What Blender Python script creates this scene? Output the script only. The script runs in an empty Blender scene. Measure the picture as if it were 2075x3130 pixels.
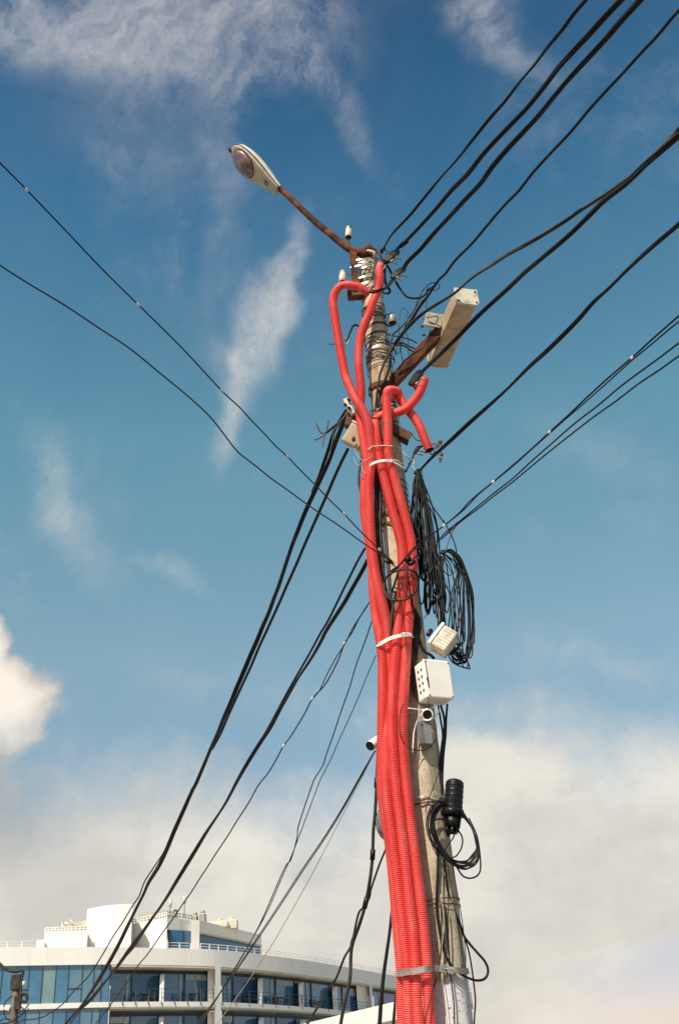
import bpy, math, random
from mathutils import Vector, Matrix
random.seed(7)
S = bpy.context.scene
COL = S.collection
PI = math.pi

# ------------------------------------------------------------------ camera
CAM = Vector((0, 0, 1.6))
FPX, CX, CY = 3043.0, 1037.5, 1565.0
_p, _a = math.radians(31), math.radians(4.25)
FW = Vector((0, math.cos(_p), math.sin(_p)))
_r0 = Vector((1, 0, 0)); _u0 = Vector((0, -math.sin(_p), math.cos(_p)))
RT = _r0 * math.cos(_a) - _u0 * math.sin(_a)
UP = _u0 * math.cos(_a) + _r0 * math.sin(_a)
cd = bpy.data.cameras.new('camera'); cam = bpy.data.objects.new('camera', cd); COL.objects.link(cam)
cam.matrix_world = Matrix.Translation(CAM) @ Matrix((RT, UP, -FW)).transposed().to_4x4()
cd.sensor_fit = 'VERTICAL'; cd.sensor_height = 36; cd.lens = FPX / 3130 * 36
cd.clip_start = 0.1; cd.clip_end = 5000
S.camera = cam

# ------------------------------------------------------------------ light
SUN_EL, SUN_AZ = math.radians(49), math.radians(27)       # az: how far to the left of straight behind the camera
sdir = Vector((-math.sin(SUN_AZ) * math.cos(SUN_EL), -math.cos(SUN_AZ) * math.cos(SUN_EL), math.sin(SUN_EL)))
sl = bpy.data.lights.new('sun', 'SUN'); sl.energy = 4.8; sl.angle = math.radians(0.53); sl.color = (1, .90, .76)
so = bpy.data.objects.new('sun', sl); COL.objects.link(so)
so.rotation_euler = sdir.to_track_quat('Z', 'Y').to_euler(); so.location = (-5, -8, 20)
S.view_settings.view_transform = 'Standard'; S.view_settings.look = 'None'
S.view_settings.exposure = 0.42; S.view_settings.gamma = 1.0


def ray(x, y):
    return FW + RT * ((x - CX) / FPX) + UP * ((CY - y) / FPX)


world = bpy.data.worlds.new('World'); S.world = world; world.use_nodes = True
NT = world.node_tree; NT.nodes.clear()


class G:
    """tiny node helper"""
    def __init__(s, nt): s.nt = nt
    def n(s, t, ins=None, **kw):
        nd = s.nt.nodes.new(t)
        for k, v in kw.items(): setattr(nd, k, v)
        for k, v in (ins or {}).items(): s.put(nd.inputs[k], v)
        return nd
    def put(s, sock, v):
        if isinstance(v, bpy.types.NodeSocket): s.nt.links.new(v, sock)
        else: sock.default_value = v
    def m(s, op, a, b=None, c=None, clamp=False):
        nd = s.nt.nodes.new('ShaderNodeMath'); nd.operation = op; nd.use_clamp = clamp
        for i, v in enumerate((a, b, c)):
            if v is not None: s.put(nd.inputs[i], v)
        return nd.outputs[0]
    def v(s, op, a, b=None):
        nd = s.nt.nodes.new('ShaderNodeVectorMath'); nd.operation = op
        s.put(nd.inputs[0], a)
        if b is not None: s.put(nd.inputs[1], b)
        return nd.outputs['Value'] if op in ('DOT_PRODUCT', 'LENGTH') else nd.outputs['Vector']
    def noise(s, vec, scale, detail=4, rough=.55, dist=0., out='Fac'):
        nd = s.n('ShaderNodeTexNoise', {'Scale': scale, 'Detail': detail, 'Roughness': rough, 'Distortion': dist})
        s.put(nd.inputs['Vector'], vec); return nd.outputs[out]
    def ramp(s, fac, stops, interp='LINEAR'):
        nd = s.nt.nodes.new('ShaderNodeValToRGB'); s.put(nd.inputs[0], fac)
        e = nd.color_ramp.elements; nd.color_ramp.interpolation = interp
        while len(e) < len(stops): e.new(0.5)
        for i, (p, c) in enumerate(stops):
            e[i].position = p; e[i].color = (*c, 1) if not isinstance(c, (int, float)) else (c, c, c, 1)
        return nd.outputs[0]
    def mix(s, fac, a, b, mode='MIX'):
        nd = s.nt.nodes.new('ShaderNodeMix'); nd.data_type = 'RGBA'; nd.blend_type = mode
        s.put(nd.inputs[0], fac)
        for i, v in ((6, a), (7, b)):
            s.put(nd.inputs[i], v if isinstance(v, bpy.types.NodeSocket) else (*v, 1))
        return nd.outputs[2]
    def smooth(s, x, lo, hi):
        nd = s.n('ShaderNodeMapRange', {'From Min': lo, 'From Max': hi}, interpolation_type='SMOOTHSTEP')
        s.put(nd.inputs['Value'], x); return nd.outputs[0]


def build_world():
    g = G(NT)
    sky = g.n('ShaderNodeTexSky', sky_type='NISHITA', sun_disc=False, sun_elevation=SUN_EL,
              sun_rotation=math.atan2(sdir.x, sdir.y), altitude=100, air_density=1.0, dust_density=.6, ozone_density=3.0)
    d = g.n('ShaderNodeTexCoord').outputs['Generated']
    hs = g.n('ShaderNodeHueSaturation', {'Hue': .487, 'Saturation': 1.12, 'Value': 1.0, 'Color': sky.outputs[0]})
    skyc = g.mix(1.0, hs.outputs[0], SKY_TINT, 'MULTIPLY')
    dz = g.v('DOT_PRODUCT', d, (0, 0, 1))
    grade = g.ramp(dz, [(0.0, (.60, .26, .20)), (.15, (.62, .28, .21)), (.39, (.98, .50, .30)), (.58, (.76, .54, .33)), (.74, (.36, .365, .29)), (.86, (.155, .195, .195)), (1.0, (.11, .15, .16))])
    skyc = g.mix(1.0, g.mix(1.0, skyc, grade, 'MULTIPLY'), (4.1, 4.1, 4.1), 'MULTIPLY')
    d_up = g.v('DOT_PRODUCT', d, (0, 0, 1))
    warp = g.v('SUBTRACT', g.noise(d, 3.0, 5, .6, 0, 'Color'), (.5, .5, .5))
    wd = g.v('ADD', d, g.v('MULTIPLY', warp, (.16, .16, .16)))
    wfine = g.v('SUBTRACT', g.noise(d, 11.0, 6, .65, 0, 'Color'), (.5, .5, .5))
    wd2 = g.v('ADD', wd, g.v('MULTIPLY', wfine, (.07, .07, .07)))
    n1 = g.noise(wd2, 4.5, 8, .62)
    n2 = g.noise(wd2, 14., 8, .65)
    soft = g.m('ADD', g.m('MULTIPLY', n1, .7), g.m('MULTIPLY', n2, .3))
    f0 = (ray(640, 1400).normalized() - ray(960, 780).normalized()).normalized()      # the wind direction of the high wisps
    al = g.n('ShaderNodeVectorMath', operation='SCALE'); g.put(al.inputs[0], tuple(f0)); g.put(al.inputs['Scale'], g.m('MULTIPLY', g.v('DOT_PRODUCT', wd2, tuple(f0)), .80))
    fv = g.v('SUBTRACT', wd2, al.outputs[0])
    fib = g.m('ADD', g.m('MULTIPLY', g.noise(fv, 7.5, 9, .72), .55), g.m('ADD', g.m('MULTIPLY', n1, .20), g.m('MULTIPLY', n2, .25)))

    def blob(x, y, rx, ry, ang, src=None):
        c = ray(x, y).normalized()
        a = (ray(x + 60 * math.cos(ang), y + 60 * math.sin(ang)).normalized() - c).normalized()
        b = c.cross(a)
        rel = g.v('SUBTRACT', src or wd, tuple(c))
        ka = g.m('DIVIDE', g.v('DOT_PRODUCT', rel, tuple(a)), rx / FPX)
        kb = g.m('DIVIDE', g.v('DOT_PRODUCT', rel, tuple(b)), ry / FPX)
        r = g.m('SQRT', g.m('ADD', g.m('MULTIPLY', ka, ka), g.m('MULTIPLY', kb, kb)))
        front = g.m('GREATER_THAN', g.v('DOT_PRODUCT', d, tuple(c)), 0.2)
        return g.m('MULTIPLY', g.smooth(r, 1.0, 0.0), front)
    wisps = [  # x, y, rx, ry, angle, weight   (clouds in the direction they stand in)
        (540, 150, 620, 250, .12, .9), (250, 60, 480, 200, 0, .6), (760, 220, 330, 150, .35, .8), (500, 40, 900, 160, 0, .5),
        (40, 150, 200, 190, .3, .55), (990, 330, 340, 55, .95, .5), (690, 600, 100, 460, .0, .42), (430, 450, 300, 300, .9, .35),
        (960, 90, 200, 260, -.3, .4),
        (1480, 70, 230, 150, 1.0, .95), (1440, 190, 130, 90, .6, .55), (1600, 250, 230, 70, .7, .5),
        (840, 1040, 300, 120, 1.95, 1.0), (915, 860, 190, 60, 1.75, .8), (730, 1240, 300, 70, 1.75, .6), (730, 1100, 130, 90, .4, .5), (900, 1000, 90, 90, .4, .4),
        (220, 1580, 360, 110, .95, .55), (100, 1350, 220, 110, 1.1, .4), (560, 1770, 240, 60, .5, .4),
        (1900, 1400, 360, 120, .3, .25), (1900, 2020, 620, 120, .1, .5), (900, 2150, 700, 110, .15, .4), (1480, 2140, 300, 90, .1, .4)]
    tot = None
    for (x, y, rx, ry, an, w) in wisps:
        k = g.m('MULTIPLY', blob(x, y, rx, ry, an), w)
        tot = k if tot is None else g.m('ADD', tot, k)
    wisp = g.m('MULTIPLY', g.m('MULTIPLY', g.smooth(tot, -.15, 1.15), 1.25), g.smooth(fib, .37, .66), clamp=True)
    # bright cumulus at the left
    cb = g.m('MAXIMUM', blob(20, 2150, 230, 260, .4, wd2), blob(-60, 2020, 150, 190, .2, wd2))
    cb = g.m('MAXIMUM', cb, blob(-100, 2150, 230, 260, 0, wd2))
    cum = g.smooth(g.m('ADD', cb, g.m('MULTIPLY', g.m('SUBTRACT', n2, .5), .5)), .10, .42)
    cum = g.m('MULTIPLY', cum, g.smooth(d_up, ray(20, 2600).normalized().z, ray(20, 2120).normalized().z))
    cdark = g.m('MULTIPLY', blob(-40, 2440, 420, 260, 0, wd), .65)
    # the wide bank low in the sky
    bank = g.m('MAXIMUM', blob(1750, 2900, 1900, 820, .03), blob(200, 2900, 1500, 720, -.04))
    bank = g.m('MAXIMUM', bank, g.m('MULTIPLY', blob(-60, 2430, 330, 260, .2, wd2), .8))
    bank = g.m('MAXIMUM', bank, blob(1480, 2400, 450, 260, .1))
    hole = g.m('ADD', g.m('MULTIPLY', blob(1980, 3040, 600, 210, .12), 1.15), g.m('MULTIPLY', blob(1000, 2900, 300, 70, .1), .35))
    hole = g.m('ADD', hole, g.m('MULTIPLY', blob(800, 2200, 500, 140, .3), .3))
    bk = g.m('ADD', bank, g.m('MULTIPLY', g.m('SUBTRACT', soft, .5), 1.0))
    bk = g.m('SUBTRACT', bk, g.m('MULTIPLY', hole, .75))
    bankm = g.m('MULTIPLY', g.smooth(bk, .02, .62), .88)
    # greys inside the bank
    bcol = g.mix(g.smooth(g.m('ADD', g.m('MULTIPLY', n1, .5), g.m('MULTIPLY', g.noise(g.v('MULTIPLY', wd, (1, 1, 2.6)), 2.6, 7, .6), .5)), .38, .62), (.49, .465, .41), (.69, .645, .56))
    bcol = g.mix(g.m('MULTIPLY', cdark, 1.0, clamp=True), bcol, (.19, .215, .24))
    ccol = g.mix(g.smooth(g.m('ADD', g.noise(wd, 9, 6, .6), g.m('MULTIPLY', cb, .35)), .45, .85), (.40, .39, .37), (.74, .68, .60))
    wcol = g.mix(g.smooth(g.v('DOT_PRODUCT', d, (0, 0, 1)), .55, .85), (.52, .52, .50), (.42, .415, .435))
    st = SKY_ST
    c = g.mix(g.m('MULTIPLY', wisp, .80), skyc, tuple(1.0 / st for _ in range(3)))
    # colours below are radiances, so divide by the background strength
    def lit(col): return g.mix(1.0, col, (1 / st,) * 3, 'MULTIPLY')
    c = g.mix(g.m('MULTIPLY', wisp, .80), skyc, lit(wcol))
    c = g.mix(bankm, c, lit(bcol))
    c = g.mix(cum, c, lit(ccol))
    bg = g.n('ShaderNodeBackground', {'Color': c, 'Strength': st})
    out = g.n('ShaderNodeOutputWorld')
    NT.links.new(bg.outputs[0], out.inputs[0])


SKY_ST = .075
SKY_TINT = (.62, .92, 1.12)
build_world()

# ------------------------------------------------------------------ materials
def mat(name, col, rough=.6, metal=0., spec=.5, fn=None, coat=0., ior=None):
    m = bpy.data.materials.new(name); m.use_nodes = True
    nt = m.node_tree; b = nt.nodes['Principled BSDF']
    b.inputs['Base Color'].default_value = (*col, 1); b.inputs['Roughness'].default_value = rough
    b.inputs['Metallic'].default_value = metal; b.inputs['Specular IOR Level'].default_value = spec
    b.inputs['Coat Weight'].default_value = coat
    if ior: b.inputs['IOR'].default_value = ior
    if fn: fn(G(nt), b)
    return m


def vary(c1, c2, scale, lo=.35, hi=.65, bump=0., bscale=None, rough=None, third=None):
    def f(g, b):
        p = g.n('ShaderNodeTexCoord').outputs['Object']
        n = g.noise(p, scale, 6, .62)
        c = g.mix(g.smooth(n, lo, hi), c1, c2)
        if third:
            t, ts, tl, th = third
            c = g.mix(g.smooth(g.noise(p, ts, 5, .6), tl, th), c, t)
        g.put(b.inputs['Base Color'], c)
        if rough: g.put(b.inputs['Roughness'], g.n('ShaderNodeMapRange', {'Value': n, 'To Min': rough[0], 'To Max': rough[1]}).outputs[0])
        if bump:
            bn = g.n('ShaderNodeBump', {'Strength': bump, 'Distance': .01, 'Height': g.noise(p, bscale or scale * 3, 6, .7)})
            g.put(b.inputs['Normal'], bn.outputs[0])
    return f


def concrete(g, b):
    p = g.n('ShaderNodeTexCoord').outputs['Object']
    n = g.noise(p, 7, 8, .65); nf = g.noise(p, 70, 4, .7)
    c = g.mix(g.smooth(n, .3, .7), (.33, .26, .175), (.50, .42, .30))
    c = g.mix(g.smooth(nf, .50, .62), c, (.53, .44, .31))
    c = g.mix(g.m('MULTIPLY', g.smooth(g.noise(p, 34, 5, .75), .56, .66), .55), c, (.17, .12, .075))
    streak = g.noise(g.v('MULTIPLY', p, (9, 9, .7)), 2.2, 5, .6)
    c = g.mix(g.m('MULTIPLY', g.smooth(streak, .52, .72), .55), c, (.17, .13, .095))
    vo = g.n('ShaderNodeTexVoronoi', {'Scale': 34.0}); g.put(vo.inputs['Vector'], g.v('ADD', p, g.v('MULTIPLY', g.noise(p, 20, 3, .6, 0, 'Color'), (.05, .05, .05))))
    pit = g.smooth(vo.outputs['Distance'], .22, .10)
    pitm = g.m('MULTIPLY', pit, g.smooth(g.noise(p, 9, 2, .5), .48, .56))
    c = g.mix(g.m('MULTIPLY', pitm, .75), c, (.09, .07, .05))
    sx = g.n('ShaderNodeSeparateXYZ'); g.put(sx.inputs[0], p)
    # whitewashed foot with a ragged upper edge
    edge = g.m('ADD', sx.outputs[2], g.m('MULTIPLY', g.m('SUBTRACT', g.noise(p, 9, 5, .6), .5), .16))
    edge = g.m('ADD', edge, g.m('MULTIPLY', sx.outputs[0], -.35))
    ww = g.mix(g.smooth(g.noise(p, 26, 5, .7), .57, .66), (.58, .56, .55), (.30, .27, .23))
    ww = g.mix(g.m('MULTIPLY', pitm, .8), ww, (.12, .1, .08))
    c = g.mix(g.smooth(edge, 2.235, 2.215), c, ww)
    # rust stain under the upper clamp
    rs = g.m('MULTIPLY', g.m('MULTIPLY', g.smooth(sx.outputs[2], 6.35, 6.6), g.smooth(sx.outputs[2], 6.86, 6.8)), g.smooth(g.noise(g.v('MULTIPLY', p, (14, 14, 1.5)), 2, 4, .6), .45, .6))
    c = g.mix(g.m('MULTIPLY', rs, .6), c, (.30, .13, .04))
    g.put(b.inputs['Base Color'], c)
    h = g.m('SUBTRACT', g.m('MULTIPLY', nf, .5), g.m('MULTIPLY', pitm, 1.2))
    g.put(b.inputs['Normal'], g.n('ShaderNodeBump', {'Strength': .7, 'Distance': .008, 'Height': h}).outputs[0])


def hosecol(g, b):
    p = g.n('ShaderNodeTexCoord').outputs['Object']
    c = g.mix(g.smooth(g.noise(p, 2.2, 5, .6), .32, .68), (.89, .12, .10), (.82, .070, .061))
    c = g.mix(g.m('MULTIPLY', g.smooth(g.noise(g.v('MULTIPLY', p, (6, 6, 1.2)), 2.5, 6, .65), .50, .74), .65), c, (.90, .25, .21))
    c = g.mix(g.m('MULTIPLY', g.smooth(g.noise(p, 13, 6, .7), .58, .72), .5), c, (.42, .13, .09))
    g.put(b.inputs['Base Color'], c)
    g.put(b.inputs['Roughness'], g.n('ShaderNodeMapRange', {'Value': g.noise(p, 9, 5, .6), 'To Min': .36, 'To Max': .66}).outputs[0])


M = {}
M['concrete'] = mat('pole_concrete', (.4, .33, .25), .9, fn=concrete, spec=.2)
M['hose'] = mat('red_conduit', (.80, .045, .04), .42, spec=.45, fn=hosecol)
M['black'] = mat('black_cable', (.01, .01, .01), .45, spec=.22, fn=vary((.007, .007, .007), (.022, .018, .014), 9, .45, .75))
M['dusty'] = mat('dusty_cable', (.05, .045, .038), .6, spec=.25, fn=vary((.014, .012, .010), (.055, .043, .031), 8))
M['blackpl'] = mat('black_plastic', (.01, .01, .01), .4, spec=.25, fn=vary((.006, .006, .006), (.02, .017, .014), 12, .5, .75))
M['rust'] = mat('rusty_steel', (.2, .07, .03), .85, spec=.2, fn=vary((.075, .024, .012), (.20, .062, .020), 11, .35, .68, .6, 60, third=((.035, .017, .012), 5, .48, .62)))
M['darkrust'] = mat('dark_rusty_steel', (.08, .035, .02), .85, fn=vary((.045, .022, .016), (.12, .05, .025), 14, .3, .7, .4))
M['steel'] = mat('bright_steel_band', (.75, .72, .66), .38, .55, fn=vary((.62, .58, .50), (.34, .27, .19), 30, .42, .62, .2))
M['greysteel'] = mat('grey_steel', (.32, .3, .27), .5, .5, fn=vary((.36, .34, .3), (.2, .16, .12), 14, .4, .7, .2))
M['white'] = mat('white_plastic_box', (.78, .75, .68), .5, fn=vary((.80, .77, .70), (.72, .67, .58), 5, .35, .75))
M['tie'] = mat('white_cable_tie', (.72, .70, .64), .45, fn=vary((.78, .75, .68), (.5, .46, .4), 12, .4, .7))
M['beige'] = mat('weathered_beige_box', (.55, .47, .36), .6, fn=vary((.50, .39, .26), (.38, .27, .17), 6, .35, .7, .15, 50, third=((.30, .22, .14), 14, .62, .75)))
M['offwhite'] = mat('weathered_white_box', (.62, .58, .5), .6, fn=vary((.60, .56, .46), (.36, .30, .21), 14, .42, .7, .15, 50))
M['greybox'] = mat('grey_plastic', (.26, .27, .28), .5, fn=vary((.20, .205, .205), (.15, .15, .15), 8))
M['porcelain'] = mat('porcelain', (.74, .70, .60), .3, coat=.3, fn=vary((.62, .57, .46), (.42, .36, .27), 16, .4, .7))
M['greyporc'] = mat('grey_porcelain', (.28, .25, .19), .35, fn=vary((.33, .3, .23), (.2, .17, .12), 18, .35, .7))
M['dark'] = mat('dark_hollow', (.012, .011, .01), .9)
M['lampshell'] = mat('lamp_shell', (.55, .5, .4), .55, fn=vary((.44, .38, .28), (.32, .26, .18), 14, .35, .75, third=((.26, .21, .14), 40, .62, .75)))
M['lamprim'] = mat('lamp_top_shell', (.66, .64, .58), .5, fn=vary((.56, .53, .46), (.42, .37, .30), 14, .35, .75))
def lampglass(g, b):
    p = g.n('ShaderNodeTexCoord').outputs['Object']
    c = g.mix(g.smooth(g.noise(p, 9, 4, .6), .35, .68), (.07, .055, .075), (.30, .17, .11))
    g.put(b.inputs['Base Color'], c)
    g.put(b.inputs['Roughness'], g.n('ShaderNodeMapRange', {'Value': g.noise(p, 30, 4, .6), 'To Min': .15, 'To Max': .45}).outputs[0])
M['lampglass'] = mat('dusty_lamp_glass', (.15, .1, .1), .25, coat=.4, fn=lampglass)
M['wirepale'] = mat('pale_wire', (.45, .38, .28), .5)
M['foil'] = mat('torn_plastic', (.55, .55, .52), .5)

def panels(w, h, base, joint):
    def f(g, b):
        p = g.n('ShaderNodeTexCoord').outputs['UV']
        br = g.n('ShaderNodeTexBrick', {'Color1': (*base, 1), 'Color2': (base[0] * .95, base[1] * .95, base[2] * .95, 1), 'Mortar': (*joint, 1),
                 'Scale': 1.0, 'Mortar Size': .012, 'Mortar Smooth': .2, 'Brick Width': w, 'Row Height': h}, offset=0.0)
        g.put(br.inputs['Vector'], p)
        q = g.n('ShaderNodeTexCoord').outputs['Object']
        c = g.mix(g.m('MULTIPLY', g.smooth(g.noise(g.v('MULTIPLY', q, (1, 1, .15)), .9, 5, .6), .5, .8), .35), br.outputs[0], (.55, .5, .42))
        g.put(b.inputs['Base Color'], c)
    return f
M['panel'] = mat('white_cladding', (.8, .77, .7), .5, fn=panels(1.25, 40, (.80, .77, .71), (.62, .585, .53)))
M['panel_row'] = mat('white_cladding_rows', (.8, .77, .7), .5, fn=panels(1.25, .62, (.80, .77, .71), (.69, .66, .60)))
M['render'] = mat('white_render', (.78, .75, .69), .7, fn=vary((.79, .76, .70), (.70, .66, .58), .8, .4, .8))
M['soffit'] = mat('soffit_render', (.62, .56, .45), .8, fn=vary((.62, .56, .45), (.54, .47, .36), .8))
M['glassa'] = mat('blue_glass', (.012, .055, .105), .06, spec=.8, ior=1.7, fn=vary((.035, .145, .25), (.05, .18, .29), .7))
M['glassb'] = mat('pale_blue_glass', (.07, .15, .19), .10, spec=.8, ior=1.7, fn=vary((.07, .18, .25), (.095, .21, .28), .7))
M['glassc'] = mat('green_blue_blind_glass', (.2, .3, .29), .15, spec=.6, ior=1.6, fn=vary((.15, .25, .27), (.19, .29, .29), .7))
M['glassd'] = mat('deep_blue_glass', (.022, .11, .22), .06, spec=.7, ior=1.6)
M['mullion'] = mat('dark_blue_mullion', (.02, .035, .06), .5)
M['rail'] = mat('dark_blue_rail', (.035, .045, .065), .5)
M['whiterail'] = mat('white_rail', (.7, .68, .62), .5)
M['curtain'] = mat('pale_curtain', (.34, .42, .45), .9, fn=vary((.26, .34, .38), (.42, .49, .5), 3))
M['wood'] = mat('dark_rattan', (.03, .028, .03), .8)
M['asphalt'] = mat('asphalt', (.07, .067, .062), .9, fn=vary((.055, .053, .05), (.09, .085, .08), 2, .3, .7, .4, 80))
M['ground'] = mat('dry_ground', (.24, .21, .16), .95, fn=vary((.20, .18, .13), (.30, .26, .2), .3, .3, .7, .3, 8))
M['paving'] = mat('paving', (.33, .3, .26), .85, fn=vary((.30, .27, .23), (.38, .35, .3), 3, .3, .7, .3, 40))
M['darkconcrete'] = mat('dark_concrete', (.12, .1, .08), .9, fn=vary((.10, .08, .06), (.17, .14, .11), 3))
M['kerb'] = mat('kerb_stone', (.4, .38, .34), .85, fn=vary((.36, .34, .3), (.45, .42, .38), 3, .3, .7, .3, 40))
M['paint'] = mat('road_paint', (.7, .69, .65), .7)
M['nearwall'] = mat('cream_render', (.78, .72, .62), .7, fn=vary((.78, .725, .63), (.71, .65, .55), 1.2, .35, .75, .1, 60))

# ------------------------------------------------------------------ objects
def tag(o, label=None, cat=None, group=None, kind=None):
    for k, v in (('label', label), ('category', cat), ('group', group), ('kind', kind)):
        if v: o[k] = v
    return o


def wloc(o):
    v = Vector((0, 0, 0))
    while o is not None:
        v = v + o.location; o = o.parent
    return v


def thing(name, label, cat, loc, group=None):
    o = bpy.data.objects.new(name, None); COL.objects.link(o)
    o.empty_display_size = .1
    o.location = Vector(loc); return tag(o, label, cat, group)


class MB:
    def __init__(s): s.v = []; s.f = []; s.uv = {}; s.sm = set()
    def quadgrid(s, rings, closed=True, caps=False, smooth=True):
        base = len(s.v); n = len(rings[0])
        for r in rings: s.v.extend(r)
        for i in range(len(rings) - 1):
            for j in range(n if closed else n - 1):
                k = (j + 1) % n
                if smooth: s.sm.add(len(s.f))
                s.f.append((base + i * n + j, base + i * n + k, base + (i + 1) * n + k, base + (i + 1) * n + j))
        if caps:
            s.f.append(tuple(base + j for j in range(n))[::-1])
            s.f.append(tuple(base + (len(rings) - 1) * n + j for j in range(n)))
    def tube(s, pts, r, n=8, caps=True, corr=None):
        """pts: list of Vector; r: number, list or function of index"""
        P = [Vector(p) for p in pts]; rings = []; N = len(P)
        t = (P[1] - P[0]).normalized()
        nrm = t.orthogonal().normalized()
        for i in range(N):
            t2 = (P[min(i + 1, N - 1)] - P[max(i - 1, 0)])
            if t2.length < 1e-9: t2 = t
            t2.normalize()
            nrm = (nrm - t2 * nrm.dot(t2))
            if nrm.length < 1e-6: nrm = t2.orthogonal()
            nrm.normalize(); b = t2.cross(nrm); t = t2
            rr = r[i] if isinstance(r, (list, tuple)) else r
            rings.append([P[i] + (nrm * math.cos(2 * PI * j / n) + b * math.sin(2 * PI * j / n)) * rr for j in range(n)])
        s.quadgrid(rings, True, caps)
    def lathe(s, prof, base, axis, n=16, caps=True):
        ax = Vector(axis).normalized(); a = ax.orthogonal().normalized(); b = ax.cross(a); base = Vector(base)
        s.quadgrid([[base + ax * h + (a * math.cos(2 * PI * j / n) + b * math.sin(2 * PI * j / n)) * r for j in range(n)] for r, h in prof], True, caps)
    def box(s, c, size, R=None, bev=0.):
        c = Vector(c); R = R or Matrix.Identity(3)
        x, y, z = [q / 2 for q in size]
        if bev <= 0:
            base = len(s.v)
            for sx in (-1, 1):
                for sy in (-1, 1):
                    for sz in (-1, 1): s.v.append(c + R @ Vector((sx * x, sy * y, sz * z)))
            for f in ((0, 1, 3, 2), (4, 6, 7, 5), (0, 4, 5, 1), (2, 3, 7, 6), (0, 2, 6, 4), (1, 5, 7, 3)): s.f.append(tuple(base + k for k in f))
        else:
            b = min(bev, x * .9, y * .9, z * .9); rings = []
            def oct_(dx, dy, zz):
                o = []
                for (sx, sy) in ((1, 1), (-1, 1), (-1, -1), (1, -1)):
                    cx, cy = sx * (dx - b), sy * (dy - b); a0 = math.atan2(sy, sx) - PI / 4
                    for q in range(4):
                        an = a0 + q * PI / 6
                        o.append(c + R @ Vector((cx + b * math.cos(an), cy + b * math.sin(an), zz)))
                return o
            def sh(dx, dy, zz, k):
                o = []
                for (sx, sy) in ((1, 1), (-1, 1), (-1, -1), (1, -1)):
                    cx, cy = sx * (dx - b), sy * (dy - b); a0 = math.atan2(sy, sx) - PI / 4
                    for q in range(4):
                        an = a0 + q * PI / 6
                        o.append(c + R @ Vector((cx + k * math.cos(an), cy + k * math.sin(an), zz)))
                return o
            for k, zz in ((b * .35, -z), (b * .8, -z + b * .3), (b, -z + b), (b, z - b), (b * .8, z - b * .3), (b * .35, z)): rings.append(sh(x, y, zz, k))
            s.quadgrid(rings, True, True, smooth=False)
    def prism(s, poly, h):
        """poly: list of Vector (planar outline), h: extrusion vector"""
        base = len(s.v); n = len(poly); h = Vector(h)
        s.v.extend([Vector(p) for p in poly]); s.v.extend([Vector(p) + h for p in poly])
        s.f.append(tuple(base + j for j in range(n))[::-1]); s.f.append(tuple(base + n + j for j in range(n)))
        for j in range(n):
            k = (j + 1) % n; s.f.append((base + j, base + k, base + n + k, base + n + j))
    def build(s, name, m, parent=None, label=None):
        me = bpy.data.meshes.new(name)
        o = bpy.data.objects.new(name, me); COL.objects.link(o)
        if parent is not None:
            o.parent = parent; off = wloc(parent)
        else:
            off = s.v[0].copy(); o.location = off
        me.from_pydata([tuple(Vector(p) - off) for p in s.v], [], s.f)
        if s.uv:
            uvl = me.uv_layers.new(name='UVMap')
            for poly in me.polygons:
                for li in poly.loop_indices:
                    u = s.uv.get(me.loops[li].vertex_index, (0, 0)); uvl.data[li].uv = u
        sm = [i in s.sm for i in range(len(s.f))]
        me.polygons.foreach_set('use_smooth', sm)
        me.materials.append(M[m] if isinstance(m, str) else m); me.update()
        if label: o['label'] = label
        return o


def world_coords(m_name):
    """object coordinates of pole concrete must be world-height based: handled by building the pole at the origin height"""


def spline(pts, step=None, per=8):
    """Catmull-Rom through Vectors (any dimension), centripetal-ish; resampled by length when step given"""
    P = [Vector(p) for p in pts]
    if len(P) == 2: P = [P[0], P[0].lerp(P[1], .5), P[1]]
    Q = [P[0] * 2 - P[1]] + P + [P[-1] * 2 - P[-2]]
    out = []
    for i in range(1, len(Q) - 2):
        p0, p1, p2, p3 = Q[i - 1:i + 3]
        for k in range(per):
            t = k / per
            out.append(.5 * ((2 * p1) + (p2 - p0) * t + (2 * p0 - 5 * p1 + 4 * p2 - p3) * t * t + (3 * p1 - p0 - 3 * p2 + p3) * t ** 3))
    out.append(P[-1])
    if step:
        res = [out[0]]; acc = 0
        for a, b in zip(out, out[1:]):
            L = (b - a).length
            while acc + L >= step and L > 1e-9:
                u = (step - acc) / L; a = a.lerp(b, u); res.append(a); L = (b - a).length; acc = 0
            acc += L
        out = res
    return out


# ---- where things stand: a direction seen from the camera and a distance along the ground
D0 = 6.5                                        # distance to the pole
def at(x, y, D=D0):
    v = ray(x, y); return CAM + v * (D / v.y)
def atz(x, y, z):
    v = ray(x, y); return CAM + v * ((z - 1.6) / v.z)
def zc(P): return (Vector(P) - CAM).dot(FW)
def pxm(P): return zc(P) / FPX                 # metres per photo pixel at P
def proj(P):
    d = Vector(P) - CAM; z = d.dot(FW); return CX + FPX * d.dot(RT) / z, CY - FPX * d.dot(UP) / z
def reg(k, pts):
    ox, oy, s = {1: (950, 650, 2.6133), 2: (950, 1100, 2.6133), 3: (1000, 1550, 2.8509), 4: (1000, 2050, 2.8509), 5: (1000, 2550, 2.6133),
                 6: (0, 2600, 2.24), 7: (600, 2600, 2.24), 8: (650, 400, 2.8509), 9: (0, 0, .75566), 11: (1050, 750, 7.84), 12: (1150, 900, 6.272), 13: (1050, 1200, 5.2267),
                 14: (1150, 1650, 7.84), 15: (0, 2900, 4.48), 16: (700, 1200, 3.1367), 17: (500, 1750, 2.4123), 18: (100, 2350, 1.96), 19: (1150, 0, 1.69514), 20: (1250, 600, 1.90061)}[k]
    return [(ox + p[0] / s, oy + p[1] / s) + tuple(p[2:]) for p in pts]
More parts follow.
